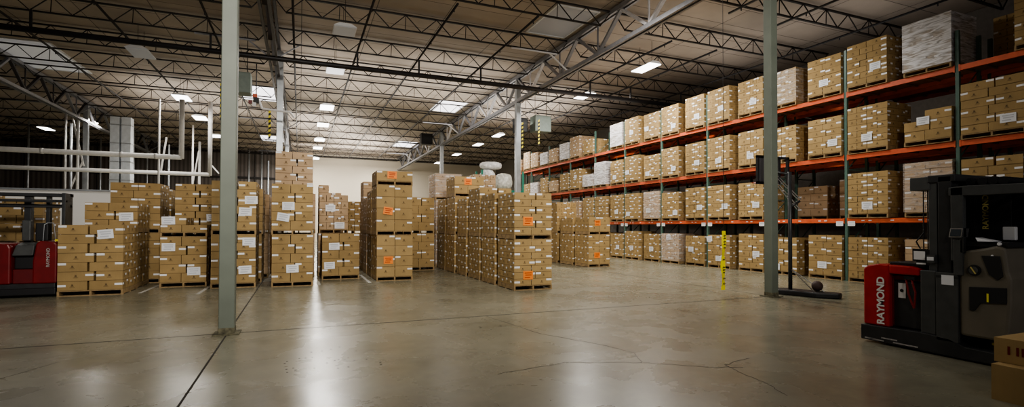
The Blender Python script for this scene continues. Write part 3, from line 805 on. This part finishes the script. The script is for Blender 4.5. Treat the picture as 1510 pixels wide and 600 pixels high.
# location placards on the first beam and small barcodes
for k in range(-1, 7):
    y = Y0+BAY*k
    for s in (-.26, .10):
        m = MB(); m.box(15.262,y+s-.02,1.66,15.268,y+s+.20,1.80,'sticker')
        m.face([(15.2615,y+s,1.70),(15.2615,y+s+.16,1.70),(15.2615,y+s+.16,1.715),(15.2615,y+s,1.715)],'ink')
        m.face([(15.2615,y+s,1.74),(15.2615,y+s+.16,1.74),(15.2615,y+s+.16,1.765),(15.2615,y+s,1.765)],'ink')
        q = m.build('location_placard', rack_front)
    m = MB()
    for t in (.6,.8,1.5,2.1,2.3): m.box(15.268,y+t,1.805,15.272,y+t+.09,1.835,'sticker')
    m.build('barcode_strip', rack_front)

# small green rack with wrapped goods, beyond the centre row
e = empty('green_pallet_rack', (9.6,26.6,0), 'small green pallet rack carrying white wrapped goods behind centre row', 'rack')
for x in (9.4, 11.9):
    m = MB()
    for y in (27.0, 28.0): m.box(x-.05,y-.05,0,x+.05,y+.05,4.8,'green_rack')
    for z in (3.9,4.2,4.5): m.bar((x,27.0,z),(x,28.0,z),.04,.04,'green_rack')
    m.build('upright_frame', e)
for y in (27.0, 28.0):
    m = MB(); m.box(9.4,y-.03,3.58,11.9,y+.03,3.70,'green_rack'); m.build('load_beam', e)
def bale(x, y, z, sx, sy, sz, lab, mat):
    import bmesh
    bm = bmesh.new(); bmesh.ops.create_icosphere(bm, subdivisions=3, radius=1)
    rr = random.Random(int(x*100)); ph = [rr.uniform(0,6) for _ in range(6)]
    for v in bm.verts:
        c = v.co; k = 1/max(abs(c.x)**4+abs(c.y)**4+abs(c.z)**4, 1e-6)**.25
        c *= (.25+.75*k)*(1+.03*math.sin(5*c.x+ph[0])*math.sin(6*c.z+ph[1])+.04*math.sin(9*c.y+ph[2]))
        c.x *= sx/2*.86; c.y *= sy/2*.86; c.z *= sz/2*.86
    me = bpy.data.meshes.new('wrapped_goods'); bm.to_mesh(me); bm.free(); me.materials.append(MATS[mat]); me.polygons.foreach_set('use_smooth', [True]*len(me.polygons))
    zz = min(v.co.z for v in me.vertices)
    o = bpy.data.objects.new('wrapped_goods', me); COL.objects.link(o); o.location = (x, y, z-zz)
    tag(o, lab, 'wrapped goods', 'wrapped goods on the green rack')
simple('plastic_bag', (.84, .85, .86), .3, noise=.3, nscale=7, bump=.6)
simple('plastic_bag_b', (.78, .77, .70), .3, noise=.35, nscale=8, bump=.6)
bale(9.9,27.5,3.72,1.0,.9,1.35,'pale plastic-wrapped bundle, leftmost on the green rack','plastic_bag')
bale(10.9,27.5,3.72,1.1,.95,1.1,'pale plastic-wrapped bundle, rightmost on the green rack','plastic_bag_b')
bale(10.1,27.5,4.885,1.5,.9,.5,'white bag topping the bundles on the green rack','plastic_bag')

# ------------------------------------------------------------------ basketball stand
e = empty('basketball_stand', (10.95,8.9,0), 'portable basketball hoop with long black base behind the right column', 'basketball hoop')
m = MB(); m.prism([(10.66,9.12),(10.60,8.86),(10.72,8.62),(10.86,8.08),(11.14,7.74),(11.42,7.86),(11.30,8.5),(11.15,9.05),(10.95,9.2)],2,.0,.12,'black_plastic')
m.build('base', e, bevel=.03)
m = MB(); m.tube((10.93,8.80,.1),(10.93,8.80,2.95),.045,'truck_black',12); m.bar((10.93,8.8,2.1),(11.16,8.72,2.25),.05,.05,'truck_black'); m.bar((10.93,8.8,2.9),(10.8,9.03,2.95),.05,.05,'truck_black'); m.build('pole', e, smooth=True)
m = MB(); m.tube((10.93,8.80,.62),(11.24,8.15,.11),.012,'chrome'); m.tube((10.93,8.80,.62),(10.98,8.20,.11),.012,'chrome'); m.build('brace', e)
dirb = Vector((-.42,.30,0)); pr = Vector((1,0,0))
bc = Vector((10.64,9.03,0))
m = MB()
for s in (-.05,.05):
    off = pr*s
    m.tube(Vector((11.16,8.72,2.28))+off, bc+Vector((.12,0,2.86))+off, .012, 'chrome'); m.tube(Vector((11.14,8.74,2.05))+off, bc+Vector((.12,0,2.70))+off, .012, 'chrome')
m.build('lift_arm', e)
m = MB()
def bb(a, z): return tuple(bc+pr*a+Vector((0,0,z)))
for p, q in ((bb(-.5,2.66),bb(-.5,3.33)),(bb(.5,2.66),bb(.5,3.33)),(bb(-.53,3.31),bb(.53,3.31)),(bb(-.53,2.68),(bb(.1,2.68))),(bb(.2,2.66),bb(.2,3.3))): m.bar(p, q, .06, .06, 'black_plastic')
fr = m.build('backboard_frame', e)
m = MB(); m.face([bb(-.47,2.71),bb(.10,2.71),bb(.10,3.28),bb(-.47,3.28)],'acrylic'); m.build('backboard', e)
m = MB(); n_ = Vector((0,1,0)); c0 = bc+n_*.28+Vector((-.05,0,2.72))
pts = [tuple(c0+Vector((.225*math.cos(t*PI/9),.225*math.sin(t*PI/9),0))) for t in range(19)]
m.path(pts, .01, 'rack_orange', 6); m.bar(tuple(c0-n_*.22), tuple(bc+Vector((-.05,0,2.72))), .08, .02, 'rack_orange'); m.build('rim', e)
import bmesh
bm = bmesh.new(); bmesh.ops.create_uvsphere(bm, u_segments=24, v_segments=16, radius=.12); me = bpy.data.meshes.new('ball'); bm.to_mesh(me); bm.free()
me.materials.append(MATS['ball']); me.polygons.foreach_set('use_smooth', [True]*len(me.polygons))
o = bpy.data.objects.new('basketball', me); COL.objects.link(o); o.location = (11.15,8.27,.2435); tag(o, 'dark worn basketball resting on the black hoop base', 'ball')

# yellow tag strip hanging on a cord
e = empty('hanging_cord', (9.2,9.17,1.5), 'thin dark cord hanging from the roof left of the right column', 'cord')
m = MB(); m.tube((9.2,9.17,1.45),(9.2,9.17,ROOF),.006,'joist',6); m.build('cord', e)
m = MB()
N = 14
for i in range(N):
    def pt(t):
        z = 1.52-1.38*t; wv = .012*math.sin(t*9); x = 9.19-.03*t+wv; return x, z
    (xa, za_), (xb, zb_) = pt(i/N), pt((i+1)/N); tw = .02*math.sin(i)
    m.face([(xa-.06,9.15+tw,za_),(xa+.06,9.16-tw,za_),(xb+.06,9.16-tw,zb_),(xb-.06,9.15+tw,zb_)],'yellow')
o = m.build('yellow_tape')
m = MB()
for z in (1.40,1.34,1.26,1.20,1.12,.84,.66,.60,.54,.40,.28):
    xx = 9.19-.03*(1.52-z)/1.38+.012*math.sin((1.52-z)/1.38*9)
    m.box(xx-.03,9.125,z,xx+.035,9.126,z+.022,'yellow_ink'); m.box(xx-.02,9.125,z+.028,xx+.0,9.126,z+.036,'yellow_ink')
m.build('tape_print', o)
tag(o, 'bright yellow warning tape strip hanging at the end of the cord', 'tape')

# ------------------------------------------------------------------ order picker truck (right)
X7, X8 = 7.40, 8.35
e = empty('order_picker_truck', (7.9,4.0,0), 'red and black electric order picker truck parked at right', 'forklift')
def P(name, mb, bev=.0, parent=None, smooth=False): return mb.build(name, parent or e, bevel=bev, smooth=smooth)
m = MB(); m.prism([(4.83,.03),(4.83,.24),(4.05,.26),(3.75,.24),(3.6,.17),(2.75,.15),(2.68,.10),(2.68,.03),(3.6,.02)],0,X7,X7+.16,'truck_black'); 
m.prism([(4.83,.03),(4.83,.24),(4.05,.26),(3.75,.24),(3.6,.17),(2.75,.15),(2.68,.10),(2.68,.03),(3.6,.02)],0,X8-.16,X8,'truck_black')
m.box(X7+.15,3.75,.05,X8-.15,4.83,.24,'truck_black'); P('chassis', m, .012)
m = MB()
for y, z, w_ in ((4.25,.05,.30),(4.45,.085,.2),(4.7,.05,.14),(4.62,.045,.2)): m.box(X7-.003,y-w_/2,z,X7+.001,y+w_/2,z+.016,'scuff')
P('scuff_marks', m)
m = MB()
m.prism([(4.80,.25),(4.80,1.03),(4.74,1.075),(4.60,1.105),(4.46,1.10),(4.46,.25)],0,X7+.02,X8-.02,'truck_red')
m.prism([(4.46,1.10),(4.46,.98),(4.09,.98),(4.09,1.07),(4.2,1.095)],0,X7+.02,X8-.02,'truck_red')
m.box(X8-.08,4.09,.25,X8-.02,4.47,.99,'truck_red'); P('battery_cover', m, .018)
m = MB(); m.box(X7+.10,4.10,.27,X8-.1,4.45,.88,'truck_black'); m.box(X7+.09,4.44,.27,X7+.12,4.46,.95,'dark_red'); m.box(X7+.1,4.1,.90,X8-.1,4.45,.96,'dark_red'); bt = P('battery', m, .01)
m = MB(); m.box(X7+.092,4.295,.66,X7+.099,4.385,.86,'sticker'); m.tube((X7+.088,4.34,.76),(X7+.094,4.34,.76),.022,'black_plastic'); P('battery_plate', m, 0, bt)
m = MB(); m.path([(X7+.06,4.27,.93),(X7+.03,4.24,.85),(X7+.03,4.22,.72),(X7+.05,4.19,.60),(X7+.06,4.175,.55)],.012,'red_cable'); m.path([(X7+.06,4.20,.93),(X7+.03,4.17,.86),(X7+.03,4.14,.76),(X7+.05,4.16,.64),(X7+.06,4.175,.55)],.012,'red_cable')
m.box(X7+.03,4.15,.92,X7+.10,4.28,.965,'black_plastic'); P('battery_cable', m)
m = MB(); m.box(X7+.02,3.90,.25,X8-.02,4.08,1.06,'truck_grey'); P('motor_housing', m, .012)
m = MB(); m.box(X7+.1,4.06,1.08,X8-.1,4.5,1.14,'black_plastic'); m.box(X7+.14,4.02,1.12,X8-.5,4.2,1.2,'truck_black'); P('hood_tray', m, .012)
m = MB()
m.box(X7+.06,3.99,1.12,X7+.2,4.02,1.32,'black_plastic'); m.box(X7+.052,4.04,1.19,X7+.058,4.17,1.30,'sticker'); m.box(X7+.06,4.02,1.17,X7+.09,4.19,1.33,'black_plastic'); m.box(X7+.052,4.03,1.13,X7+.06,4.14,1.15,'sticker'); P('data_plate', m)
# mast
m = MB()
for xa in (X7+.06, X8-.18):
    m.box(xa,3.90,.25,xa+.12,4.0,2.24,'truck_grey'); m.box(xa-.02,3.74,.2,xa+.14,3.885,2.25,'truck_black')
m.box(X7+.1,3.80,1.3,X8-.1,3.84,2.2,'truck_black')
m.box(X7+.05,3.98,2.09,X8-.05,4.21,2.26,'truck_grey'); m.box(X7+.04,3.7,2.18,X8-.04,4.0,2.27,'truck_black'); P('mast', m, .008)
m = MB()
for y in (4.06,4.11): m.tube((X7+.16,y,1.1),(X7+.16,y,2.1),.007,'black_plastic',6); m.tube((X7+.30,y,1.1),(X7+.30,y,2.1),.007,'black_plastic',6)
m.path([(X7+.16,4.1,1.55),(X7+.16,4.2,1.42),(X7+.16,4.15,1.33)],.008,'black_plastic'); P('lift_chain', m)
m = MB(); m.box(X7,3.66,.20,X7+.05,3.895,1.05,'truck_grey'); m.box(X7-.002,3.655,.98,X7+.04,3.90,1.02,'truck_black'); P('mast_guard', m, .006)
m = MB(); m.box(X7-.006,3.70,.90,X7-.001,3.83,1.02,'paper'); P('notice', m)
m = MB(); m.box(X7-.006,3.90,1.16,X7+.05,3.99,1.26,'truck_grey'); m.box(X7-.010,3.91,1.19,X7-.006,3.985,1.235,'paper'); P('mast_label', m)
# overhead guard
m = MB()
m.box(X7,3.60,1.2,X7+.07,3.73,2.10,'truck_grey'); m.box(X8-.07,3.62,1.2,X8,3.72,2.08,'truck_grey')
m.prism([(3.75,2.10),(3.75,2.0),(3.45,1.99),(2.15,2.0),(2.15,2.07),(2.3,2.09),(3.6,2.115)],0,X7,X7+.07,'truck_grey'); m.prism([(3.75,2.10),(3.75,2.0),(2.15,2.0),(2.15,2.07)],0,X8-.07,X8,'truck_grey')
for y in [2.2,2.4,2.6,2.8,3.0,3.2,3.4,3.6]: m.box(X7+.05,y,2.02,X8-.05,y+.05,2.07,'truck_black')
m.box(X7+.0,2.16,1.2,X7+.06,2.24,2.03,'truck_grey'); m.box(X8-.06,2.16,1.2,X8,2.24,2.03,'truck_grey'); P('overhead_guard', m, .008)
m = MB()
for y, z in ((3.62,2.17),(3.50,2.165),(3.40,2.17),(3.30,2.16)): m.tube((X7+.2,y,z),(X8-.25,y,z),.05,'black_plastic',12)
P('mast_rollers', m, 0)
m = MB(); m.box(X8-.14,3.18,1.3,X8-.11,3.62,2.02,'black_plastic'); m.box(X7+.32,3.64,.9,X8-.12,3.68,2.02,'black_plastic'); m.box(X7+.40,3.32,1.35,X7+.42,3.64,2.02,'black_plastic'); P('mast_screen', m)
# console body
m = MB()
m.prism([(3.66,.30),(3.66,1.20),(3.60,1.33),(3.40,1.37),(3.30,1.40),(3.22,1.38),(3.19,1.10),(3.165,1.02),(3.17,.72),(3.20,.36),(3.24,.30)],0,X7+.02,X8-.1,'truck_taupe')
cb = P('operator_console', m, .03)
m = MB(); m.tube((X7+.0,3.50,1.10),(X7+.03,3.50,1.10),.065,'black_plastic',24); m.tube((X7-.008,3.50,1.10),(X7+.0,3.50,1.10),.045,'truck_grey',24); 
m.bar((X7-.012,3.525,1.14),(X7-.012,3.475,1.06),.012,.012,'gold_letter'); P('speaker_grille', m, 0, cb)
m = MB(); m.prism([(3.43,1.28),(3.26,1.28),(3.23,1.05),(3.28,1.0),(3.36,1.06)],0,X7+.005,X7+.03,'black_plastic'); P('recess', m, .004, cb)
m = MB(); m.prism([(3.55,.90),(3.20,.92),(3.20,.74),(3.44,.72),(3.50,.62),(3.55,.62)],0,X7+.004,X7+.03,'black_plastic'); m.box(X7-.002,3.36,.74,X7+.004,3.38,.84,'yellow'); P('storage_pocket', m, .004, cb)
m = MB(); m.box(X7+.05,3.20,1.38,X8-.2,3.62,1.44,'black_plastic'); m.tube((X7+.05,3.27,1.42),(X7+.02,3.27,1.42),.02,'sticker'); m.tube((X7+.05,3.33,1.28),(X7+.01,3.33,1.28),.014,'sticker'); P('console_top', m, .01)
m = MB(); m.hull8([(X7+.02,3.47,1.445),(X7+.2,3.47,1.445),(X7+.2,3.32,1.445),(X7+.02,3.32,1.445),(X7+.04,3.5,1.49),(X7+.18,3.5,1.49),(X7+.2,3.32,1.45),(X7+.02,3.32,1.45)],'paper'); P('clipboard_papers', m)
m = MB(); m.box(X7-.01,3.605,1.03,X7+.03,3.70,1.46,'truck_grey'); m.box(X7-.01,3.59,1.30,X7+.04,3.63,1.50,'truck_black'); P('console_arm', m, .006)
m = MB(); m.hull8([(X7-.04,3.60,1.49),(X7+.10,3.60,1.49),(X7+.10,3.73,1.49),(X7-.04,3.73,1.49),(X7-.005,3.60,1.60),(X7+.13,3.60,1.60),(X7+.13,3.73,1.60),(X7-.005,3.73,1.60)],'chrome')
m.hull8([(X7-.043,3.612,1.505),(X7-.040,3.612,1.505),(X7-.040,3.718,1.505),(X7-.043,3.718,1.505),(X7-.012,3.612,1.588),(X7-.008,3.612,1.588),(X7-.008,3.718,1.588),(X7-.012,3.718,1.588)],'screen'); P('display', m)
m = MB(); m.box(X7+.30,3.24,1.46,X7+.36,3.36,1.62,'fixture'); P('document_box', m, .01)
m = MB(); m.box(X7+.18,2.2,.14,X8-.18,3.7,.20,'truck_black'); P('platform', m, .01)
m = MB(); m.path([(X7+.3,3.5,.26),(X7+.25,3.4,.24),(X7+.28,3.3,.27),(X7+.25,3.2,.24),(X7+.25,3.05,.25)],.02,'black_plastic'); m.box(X7+.2,3.33,.21,X7+.28,3.43,.245,'hazard_yellow'); m.box(X7+.2,3.18,.21,X7+.28,3.28,.245,'hazard_yellow'); m.box(X7+.2,3.05,.21,X7+.28,3.12,.245,'hazard_yellow'); P('floor_pedal', m, .008)
for y in (2.95, 4.55):
    for x in (X7+.17, X8-.27):
        m = MB(); m.tube((x,y,.075),(x+.1,y,.075),.075,'rubber',20); P('wheel', m, 0)
def text(s, size, mat, parent, origin, xdir, ydir, name, bold=.012, ext=.002, space=1.0):
    c = bpy.data.curves.new(name, 'FONT'); c.body = s; c.size = size; c.extrude = ext; c.offset = bold*size; c.align_x = 'CENTER'; c.align_y = 'CENTER'; c.space_character = space
    c.materials.append(MATS[mat]); o = bpy.data.objects.new(name, c); COL.objects.link(o)
    xd = Vector(xdir).normalized(); yd = Vector(ydir).normalized(); zd = xd.cross(yd); M = Matrix.Identity(4)
    for i, v in enumerate((xd, yd, zd)):
        for r in range(3): M[r][i] = v[r]
    og = Vector(origin)
    if parent: o.parent = parent; og = og-world_loc(parent)
    M.translation = og; o.matrix_basis = M
    bpy.context.view_layer.update(); dg = bpy.context.evaluated_depsgraph_get(); me = bpy.data.meshes.new_from_object(o.evaluated_get(dg))
    q = bpy.data.objects.new(name, me); COL.objects.link(q); q.parent = parent; q.matrix_basis = M; bpy.data.objects.remove(o)
    return q
text('RAYMOND', .135, 'white_letter', e, (X7+.012,4.56,.60), (0,0,1), (0,1,0), 'lettering', bold=.03, space=.95)
text('RAYMOND', .085, 'gold_letter', e, (X7+.395,3.56,1.80), (0,0,1), (0,1,0), 'mast_lettering', bold=.03)

# left truck -------------------------------------------------------
LT = len(bpy.data.objects)
e = empty('reach_truck', (-5.9,15.0,0), 'darkened red forklift truck parked at the left edge of the picture', 'forklift')
m = MB(); m.box(-7.2,14.65,.04,-5.1,16.1,.30,'truck_black'); m.box(-7.2,14.55,.05,-5.06,14.7,.20,'black_plastic'); P('chassis', m, .02)
m = MB(); m.prism([(-5.50,.30),(-5.07,.30),(-5.07,1.18),(-5.12,1.23),(-5.38,1.26),(-5.44,1.20),(-5.50,.80)],1,14.62,15.5,'truck_red_dimmed'); P('right_body', m, .03)
m = MB(); m.prism([(-7.2,.30),(-5.88,.30),(-5.88,1.10),(-5.92,1.20),(-7.2,1.22)],1,14.62,15.5,'truck_red_dimmed'); P('left_body', m, .03)
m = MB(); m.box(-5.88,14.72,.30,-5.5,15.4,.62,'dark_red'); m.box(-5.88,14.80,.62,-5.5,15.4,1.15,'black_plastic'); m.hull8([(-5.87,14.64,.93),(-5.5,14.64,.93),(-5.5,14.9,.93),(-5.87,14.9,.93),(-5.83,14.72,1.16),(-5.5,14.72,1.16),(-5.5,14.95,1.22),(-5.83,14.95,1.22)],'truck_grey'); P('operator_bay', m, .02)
m = MB(); m.box(-5.07,14.7,.25,-5.035,15.5,1.12,'truck_red_dimmed'); m.box(-5.07,14.65,.2,-5.03,15.5,.5,'truck_black'); P('side_cover', m, .02)
m = MB(); m.hull8([(-5.86,15.05,1.25),(-5.70,15.05,1.25),(-5.70,15.2,1.25),(-5.86,15.2,1.25),(-5.88,15.1,1.72),(-5.72,15.1,1.72),(-5.72,15.2,1.72),(-5.88,15.2,1.72)],'truck_grey'); P('backrest', m, .02)
m = MB(); m.box(-5.58,14.95,1.25,-5.35,15.15,1.66,'black_plastic'); P('control_box', m, .02)
m = MB()
for x in (-6.72,-5.92,-5.52,-5.22): m.box(x,15.3,1.1,x+(.13 if x > -5.3 or x < -5.8 else .07),15.45,2.36,'truck_black')
m.box(-6.8,15.25,2.28,-5.05,15.45,2.36,'truck_black'); m.box(-6.8,15.0,2.14,-5.05,15.1,2.20,'truck_black'); m.box(-6.8,15.25,2.02,-5.05,15.35,2.10,'truck_black')
m.box(-5.12,14.98,1.3,-5.05,15.4,2.36,'truck_black'); P('mast', m, .01)
m = MB(); m.path([(-5.42,14.9,1.24),(-5.40,14.9,1.62),(-5.36,14.95,1.66),(-5.26,14.98,1.66),(-5.22,15.0,1.24)],.008,'galv'); P('grab_rail', m)
m = MB(); m.box(-5.14,14.7,1.24,-5.02,14.85,1.29,'hazard_yellow'); P('beacon', m, .01)
text('RAYMOND', .085, 'scuff', e, (-5.22,14.612,.88), (0,0,1), (-1,0,0), 'lettering', bold=.02)
m = MB()
for x in (-6.6,-5.3): m.tube((x,14.85,.12),(x+.14,14.85,.12),.12,'rubber',20)
P('wheels', m)

# ------------------------------------------------------------------ left background services
m = MB(); 
e = empty('overhead_pipe', (-9,30,5.04), 'upper white overhead pipe at left with upright riser at its end', 'pipe')
m.tube((-20,30,5.04),(-5.52,30,5.04),.12,'pipe_white',14); P('run', m, 0, e, True); m = MB(); m.tube((-5.52,30,4.98),(-5.52,30,7.95),.12,'pipe_white',14); P('riser', m, 0, e, True); 
for x in (-17,-14,-11,-8,-6.6): m = MB(); m.tube((x-.05,30,5.04),(x+.05,30,5.04),.14,'pipe_white',14); P('coupling', m, 0, e, True)
e = empty('overhead_pipe', (-9,33,4.49), 'lower white overhead pipe at left with upright riser at its end', 'pipe')
m = MB(); m.tube((-22,33,4.49),(-4.7,33,4.49),.11,'pipe_white',14); P('run', m, 0, e, True); m = MB(); m.tube((-4.7,33,4.43),(-4.7,33,8.6),.11,'pipe_white',14); P('riser', m, 0, e, True)
def at_px(x, Yw):
    """world X where image column x meets depth plane Yw (used once to lay out services)"""
    t = (x-755)/F_PX; return Yw*(math.sin(YAW)+t*math.cos(YAW))/(math.cos(YAW)-t*math.sin(YAW))
thin = [(40,48,0,9.2,.07),(95,40,0,8.6,.07),(103,40,0,8.0,.08),(113,38,0,8.6,.08),(147,50,0,8.6,.06),(195,44,0,8.6,.08),(216,50,0,8.0,.05),(233,30.5,0,8.0,.05),(248,40,0,7,.05),(283,40,0,8.4,.06),(293,42,0,7.6,.08),(366,56,0,9.2,.08),(385,56,0,9.2,.08),(395,50,0,7.4,.06)]
for i, (xp, Yw, za_, zb_, r) in enumerate(thin):
    x = at_px(xp, Yw); m = MB(); m.tube((x,Yw,za_),(x,Yw,zb_),r,'pipe_white' if i in (1,3,7,9,10) else 'galv',8)
    tag(m.build('conduit', smooth=True), 'thin vertical pipe in the left background, %s counted from left' % ORD[i+1], 'pipe', 'thin vertical background pipes')
for i, (xa, xb, Yw, za_, zb_) in enumerate([(85,122,40.3,2.2,5.8),(105,122,38.3,8.0,5.2),(236,244,34,4.6,6.6),(308,322,40,5.9,5.2),(283,292,41,4.4,6.8)]):
    m = MB(); m.bar((at_px(xa,Yw),Yw,za_),(at_px(xb,Yw),Yw,zb_),.08,.08,'pipe_white'); tag(m.build('diagonal_brace'), 'slanted steel brace in the left background, %s from left' % ORD[i+1], 'brace', 'slanted background braces')
for xa, xb, lab in ((at_px(160,37),at_px(174,37),'white rectangular air duct, left one of the pair at far left'),(at_px(177,37),at_px(191,37),'white rectangular air duct, right one of the pair at far left')):
    e = empty('air_duct', (xa,37,2.5), lab, 'duct'); m = MB(); m.box(xa,37,0,xb,37.6,8.1,'duct'); P('shaft', m, .01, e)
    m = MB()
    for z in (3.2,4.3,5.4,6.5,7.6): m.box(xa-.02,36.98,z,xb+.02,37.62,z+.05,'galv')
    P('flange', m, 0, e)
m = MB(); m.box(-15,24.2,0,-5.2,24.3,2.92,'white_panel'); struct('wall_partition', m)
m = MB(); m.box(-15,24.16,2.92,-5.2,24.34,2.98,'galv'); o = struct('trim_8', m)
m = MB()
k = -22.5
while k < -2: m.box(k,YB-.12,0,k+.07,YB,ROOF,'joist'); k += 2.6
struct('trim_9', m)
m = MB(); m.box(-24,YB-.15,6.4,-1.8,YB,6.6,'joist'); struct('trim_10', m)
m = MB(); m.box(-24,YB-.15,9.0,22,YB,9.12,'joist'); struct('trim_11', m)
# unit heaters
def heater(x, y, z, lab, sx=1.0, sz=.9):
    e = empty('unit_heater', (x,y,z), lab, 'heater')
    m = MB(); m.box(x-sx/2,y-.35,z,x+sx/2,y+.35,z+sz,'heater_grey'); P('casing', m, .03, e)
    m = MB()
    for k in range(5): m.box(x-sx/2+.06,y+.345,z+.1+k*.15,x+sx/2-.06,y+.37,z+.14+k*.15,'joist')
    P('louvre', m, 0, e)
    m = MB()
    for s in (-.35,.35): m.tube((x+s,y,z+sz),(x+s,y,ROOF),.015,'joist',6)
    P('hanger', m, 0, e)
heater(12.55,26,6.95,'green-grey unit heater hanging over the rack aisle'); heater(-2.3,22.4,6.75,'grey unit heater hanging right of the left foreground column', sx=1.0, sz=.8)
m = MB(); x = 11.5; e = empty('exhaust_fan', (x,26.5,6.9), 'black motor fan unit hanging left of the green-grey heater', 'fan')
m.box(x-.35,26.2,6.95,x+.35,26.8,7.75,'black_plastic'); P('housing', m, .03, e); m = MB(); m.tube((x-.42,26.1,7.35),(x-.05,26.1,7.35),.12,'fixture',16); P('motor', m, 0, e); m = MB(); m.tube((x,26.5,7.75),(x,26.5,ROOF),.03,'joist',6); P('hanger', m, 0, e)
m = MB(); m.box(8.75,39.6,8.1,9.65,40.3,8.95,'black_plastic'); tag(m.build('roof_fan', bevel=.02), 'small black box unit hanging beside the far truss end', 'fan')
def chain(x, y, z0, z1, lab):
    m = MB(); z = z0; k = 0
    while z < z1:
        m.hull8([(x-.045,y,z),(x+.045,y,z+.05),(x+.045,y+.02,z+.05),(x-.045,y+.02,z),(x-.045,y,z+.1),(x+.045,y,z+.15),(x+.045,y+.02,z+.15),(x-.045,y+.02,z+.1)],'hazard_yellow' if k % 2 else 'joist'); z += .1; k += 1
    tag(m.build('warning_strip'), lab, 'warning strip', 'yellow and black hanging strips')
chain(at_px(770,24),24,5.55,6.9,'yellow black warning strip hanging just right of the middle column'); chain(at_px(794.5,25),25,6.0,7.3,'yellow black warning strip hanging below the green-grey heater'); chain(at_px(324.5,22),22,5.6,6.9,'yellow black warning strip left of the left foreground column')
chain(at_px(396,24),24,5.3,6.5,'faint yellow black warning strip below the left unit heater')
m = MB(); xq = at_px(372,22); m.box(xq,21.8,6.35,xq+.2,22.0,6.55,'black_plastic'); m.box(xq-.16,21.8,6.3,xq-.04,21.95,6.42,'truck_red_dimmed'); m.box(xq-.02,21.8,6.55,xq+.14,21.95,6.68,'rack_orange'); m.box(xq-.03,21.8,6.2,xq+.1,21.9,6.35,'sticker')
m.path([(xq+.2,21.9,6.45),(xq+.3,21.9,6.15),(xq+1.3,21.9,6.1),(xq+1.45,21.9,5.9)],.04,'sticker'); m.tube((xq+.1,21.9,6.6),(xq+.1,21.9,7.86),.02,'joist',6)
tag(m.build('sprinkler_valve'), 'valve assembly with red and orange fittings hanging under left heater', 'valve')

# ------------------------------------------------------------------ lights
for y, en in ((23.2,200),(30.6,330),(35.9,330),(42.7,380),(50,420)): area(1.36, y, 8.275, en)
for y, en in ((17.6,300),(22.6,300),(34.9,330),(39.5,330),(47,380)): area(13.4, y, 8.275, en)
for y, en in ((31.3,200),(38,240),(47,280)): area(-5.77, y, 8.275, en)
# lamps added without fixtures nearer the camera, to light the stacks and racks
for x, y, en in ((1.36,12.6,130),(5.0,9.5,85),(8.2,13.5,190),(12.2,12.6,210)): area(x, y, 8.275, en, sx=.8, sy=1.4)
# added upward lamps, no such source hangs there, to brighten the ceiling
for x, y, en in ((1.36,28,190),(1.36,41,400),(7,27,190),(13.4,30,330),(13.4,18,60),(5,49,520),(-5.8,36,220)): area(x, y, 7.4, en, sx=5, sy=8, rot=(PI,0,0))
# added unseen spots behind the camera, lighting the goods and fading towards frame edges
def fill_spot(src, dst, en, cone, blend=1., col=(1,.95,.86), r=.5):
    l = bpy.data.lights.new('added_fill_spot', 'SPOT'); l.energy = en; l.spot_size = math.radians(cone); l.spot_blend = blend; l.shadow_soft_size = r; l.color = col
    o = bpy.data.objects.new('added_fill_spot', l); COL.objects.link(o); o.location = src
    o.rotation_euler = (Vector(dst)-Vector(src)).to_track_quat('-Z', 'Y').to_euler()
fill_spot((1,-4,7.6), (1.0,16,1.8), 6600, 60)
fill_spot((3,-3,7.6), (12.6,18,2.8), 5600, 50)
fill_spot((-2,-4,7.6), (-4.2,19,2), 1900, 46)
fill_spot((2,-3,6.5), (7.8,4.0,1.0), 420, 34)
area(17.5, 14, 7.4, 60, sx=3, sy=10, rot=(PI,0,0))  # added upward lamp to lift the ceiling over the rack
area(-9, 21.5, 7.6, 110, sx=4, sy=.6)  # added lamp to brighten the white partition
area(1.36, 54.1, 8.275, 400)
area(7.5, 54.5, 8.275, 400)  # added lamp without a fixture, brightens the back wall
area(3.5, 50.5, 7.8, 520, sx=9, sy=.5, rot=(math.radians(75),0,0))  # added unseen wash lamp turned towards the back wall
area(-12, 40, 8.2, 260)  # added lamp to lighten the dark back-left wall
w_ = bpy.data.worlds.new('world'); SC.world = w_; w_.use_nodes = True
w_.node_tree.nodes['Background'].inputs[0].default_value = (.95,.93,1,1); w_.node_tree.nodes['Background'].inputs[1].default_value = .22
SC.view_settings.view_transform = 'AgX'
try: SC.view_settings.look = 'AgX - Medium High Contrast'
except Exception as ex: print(ex)
SC.view_settings.exposure = 0.0
SC.cycles.max_bounces = 6; SC.cycles.diffuse_bounces = 3; SC.cycles.glossy_bounces = 3; SC.cycles.transparent_max_bounces = 12
SC.cycles.sample_clamp_indirect = 6; SC.cycles.caustics_reflective = False; SC.cycles.caustics_refractive = False
dup = {}
for o in bpy.data.objects:
    if 'label' in o: dup.setdefault(o['label'], []).append(o.name)
for k, v in dup.items():
    if len(v) > 1: print('DUP', k, len(v))
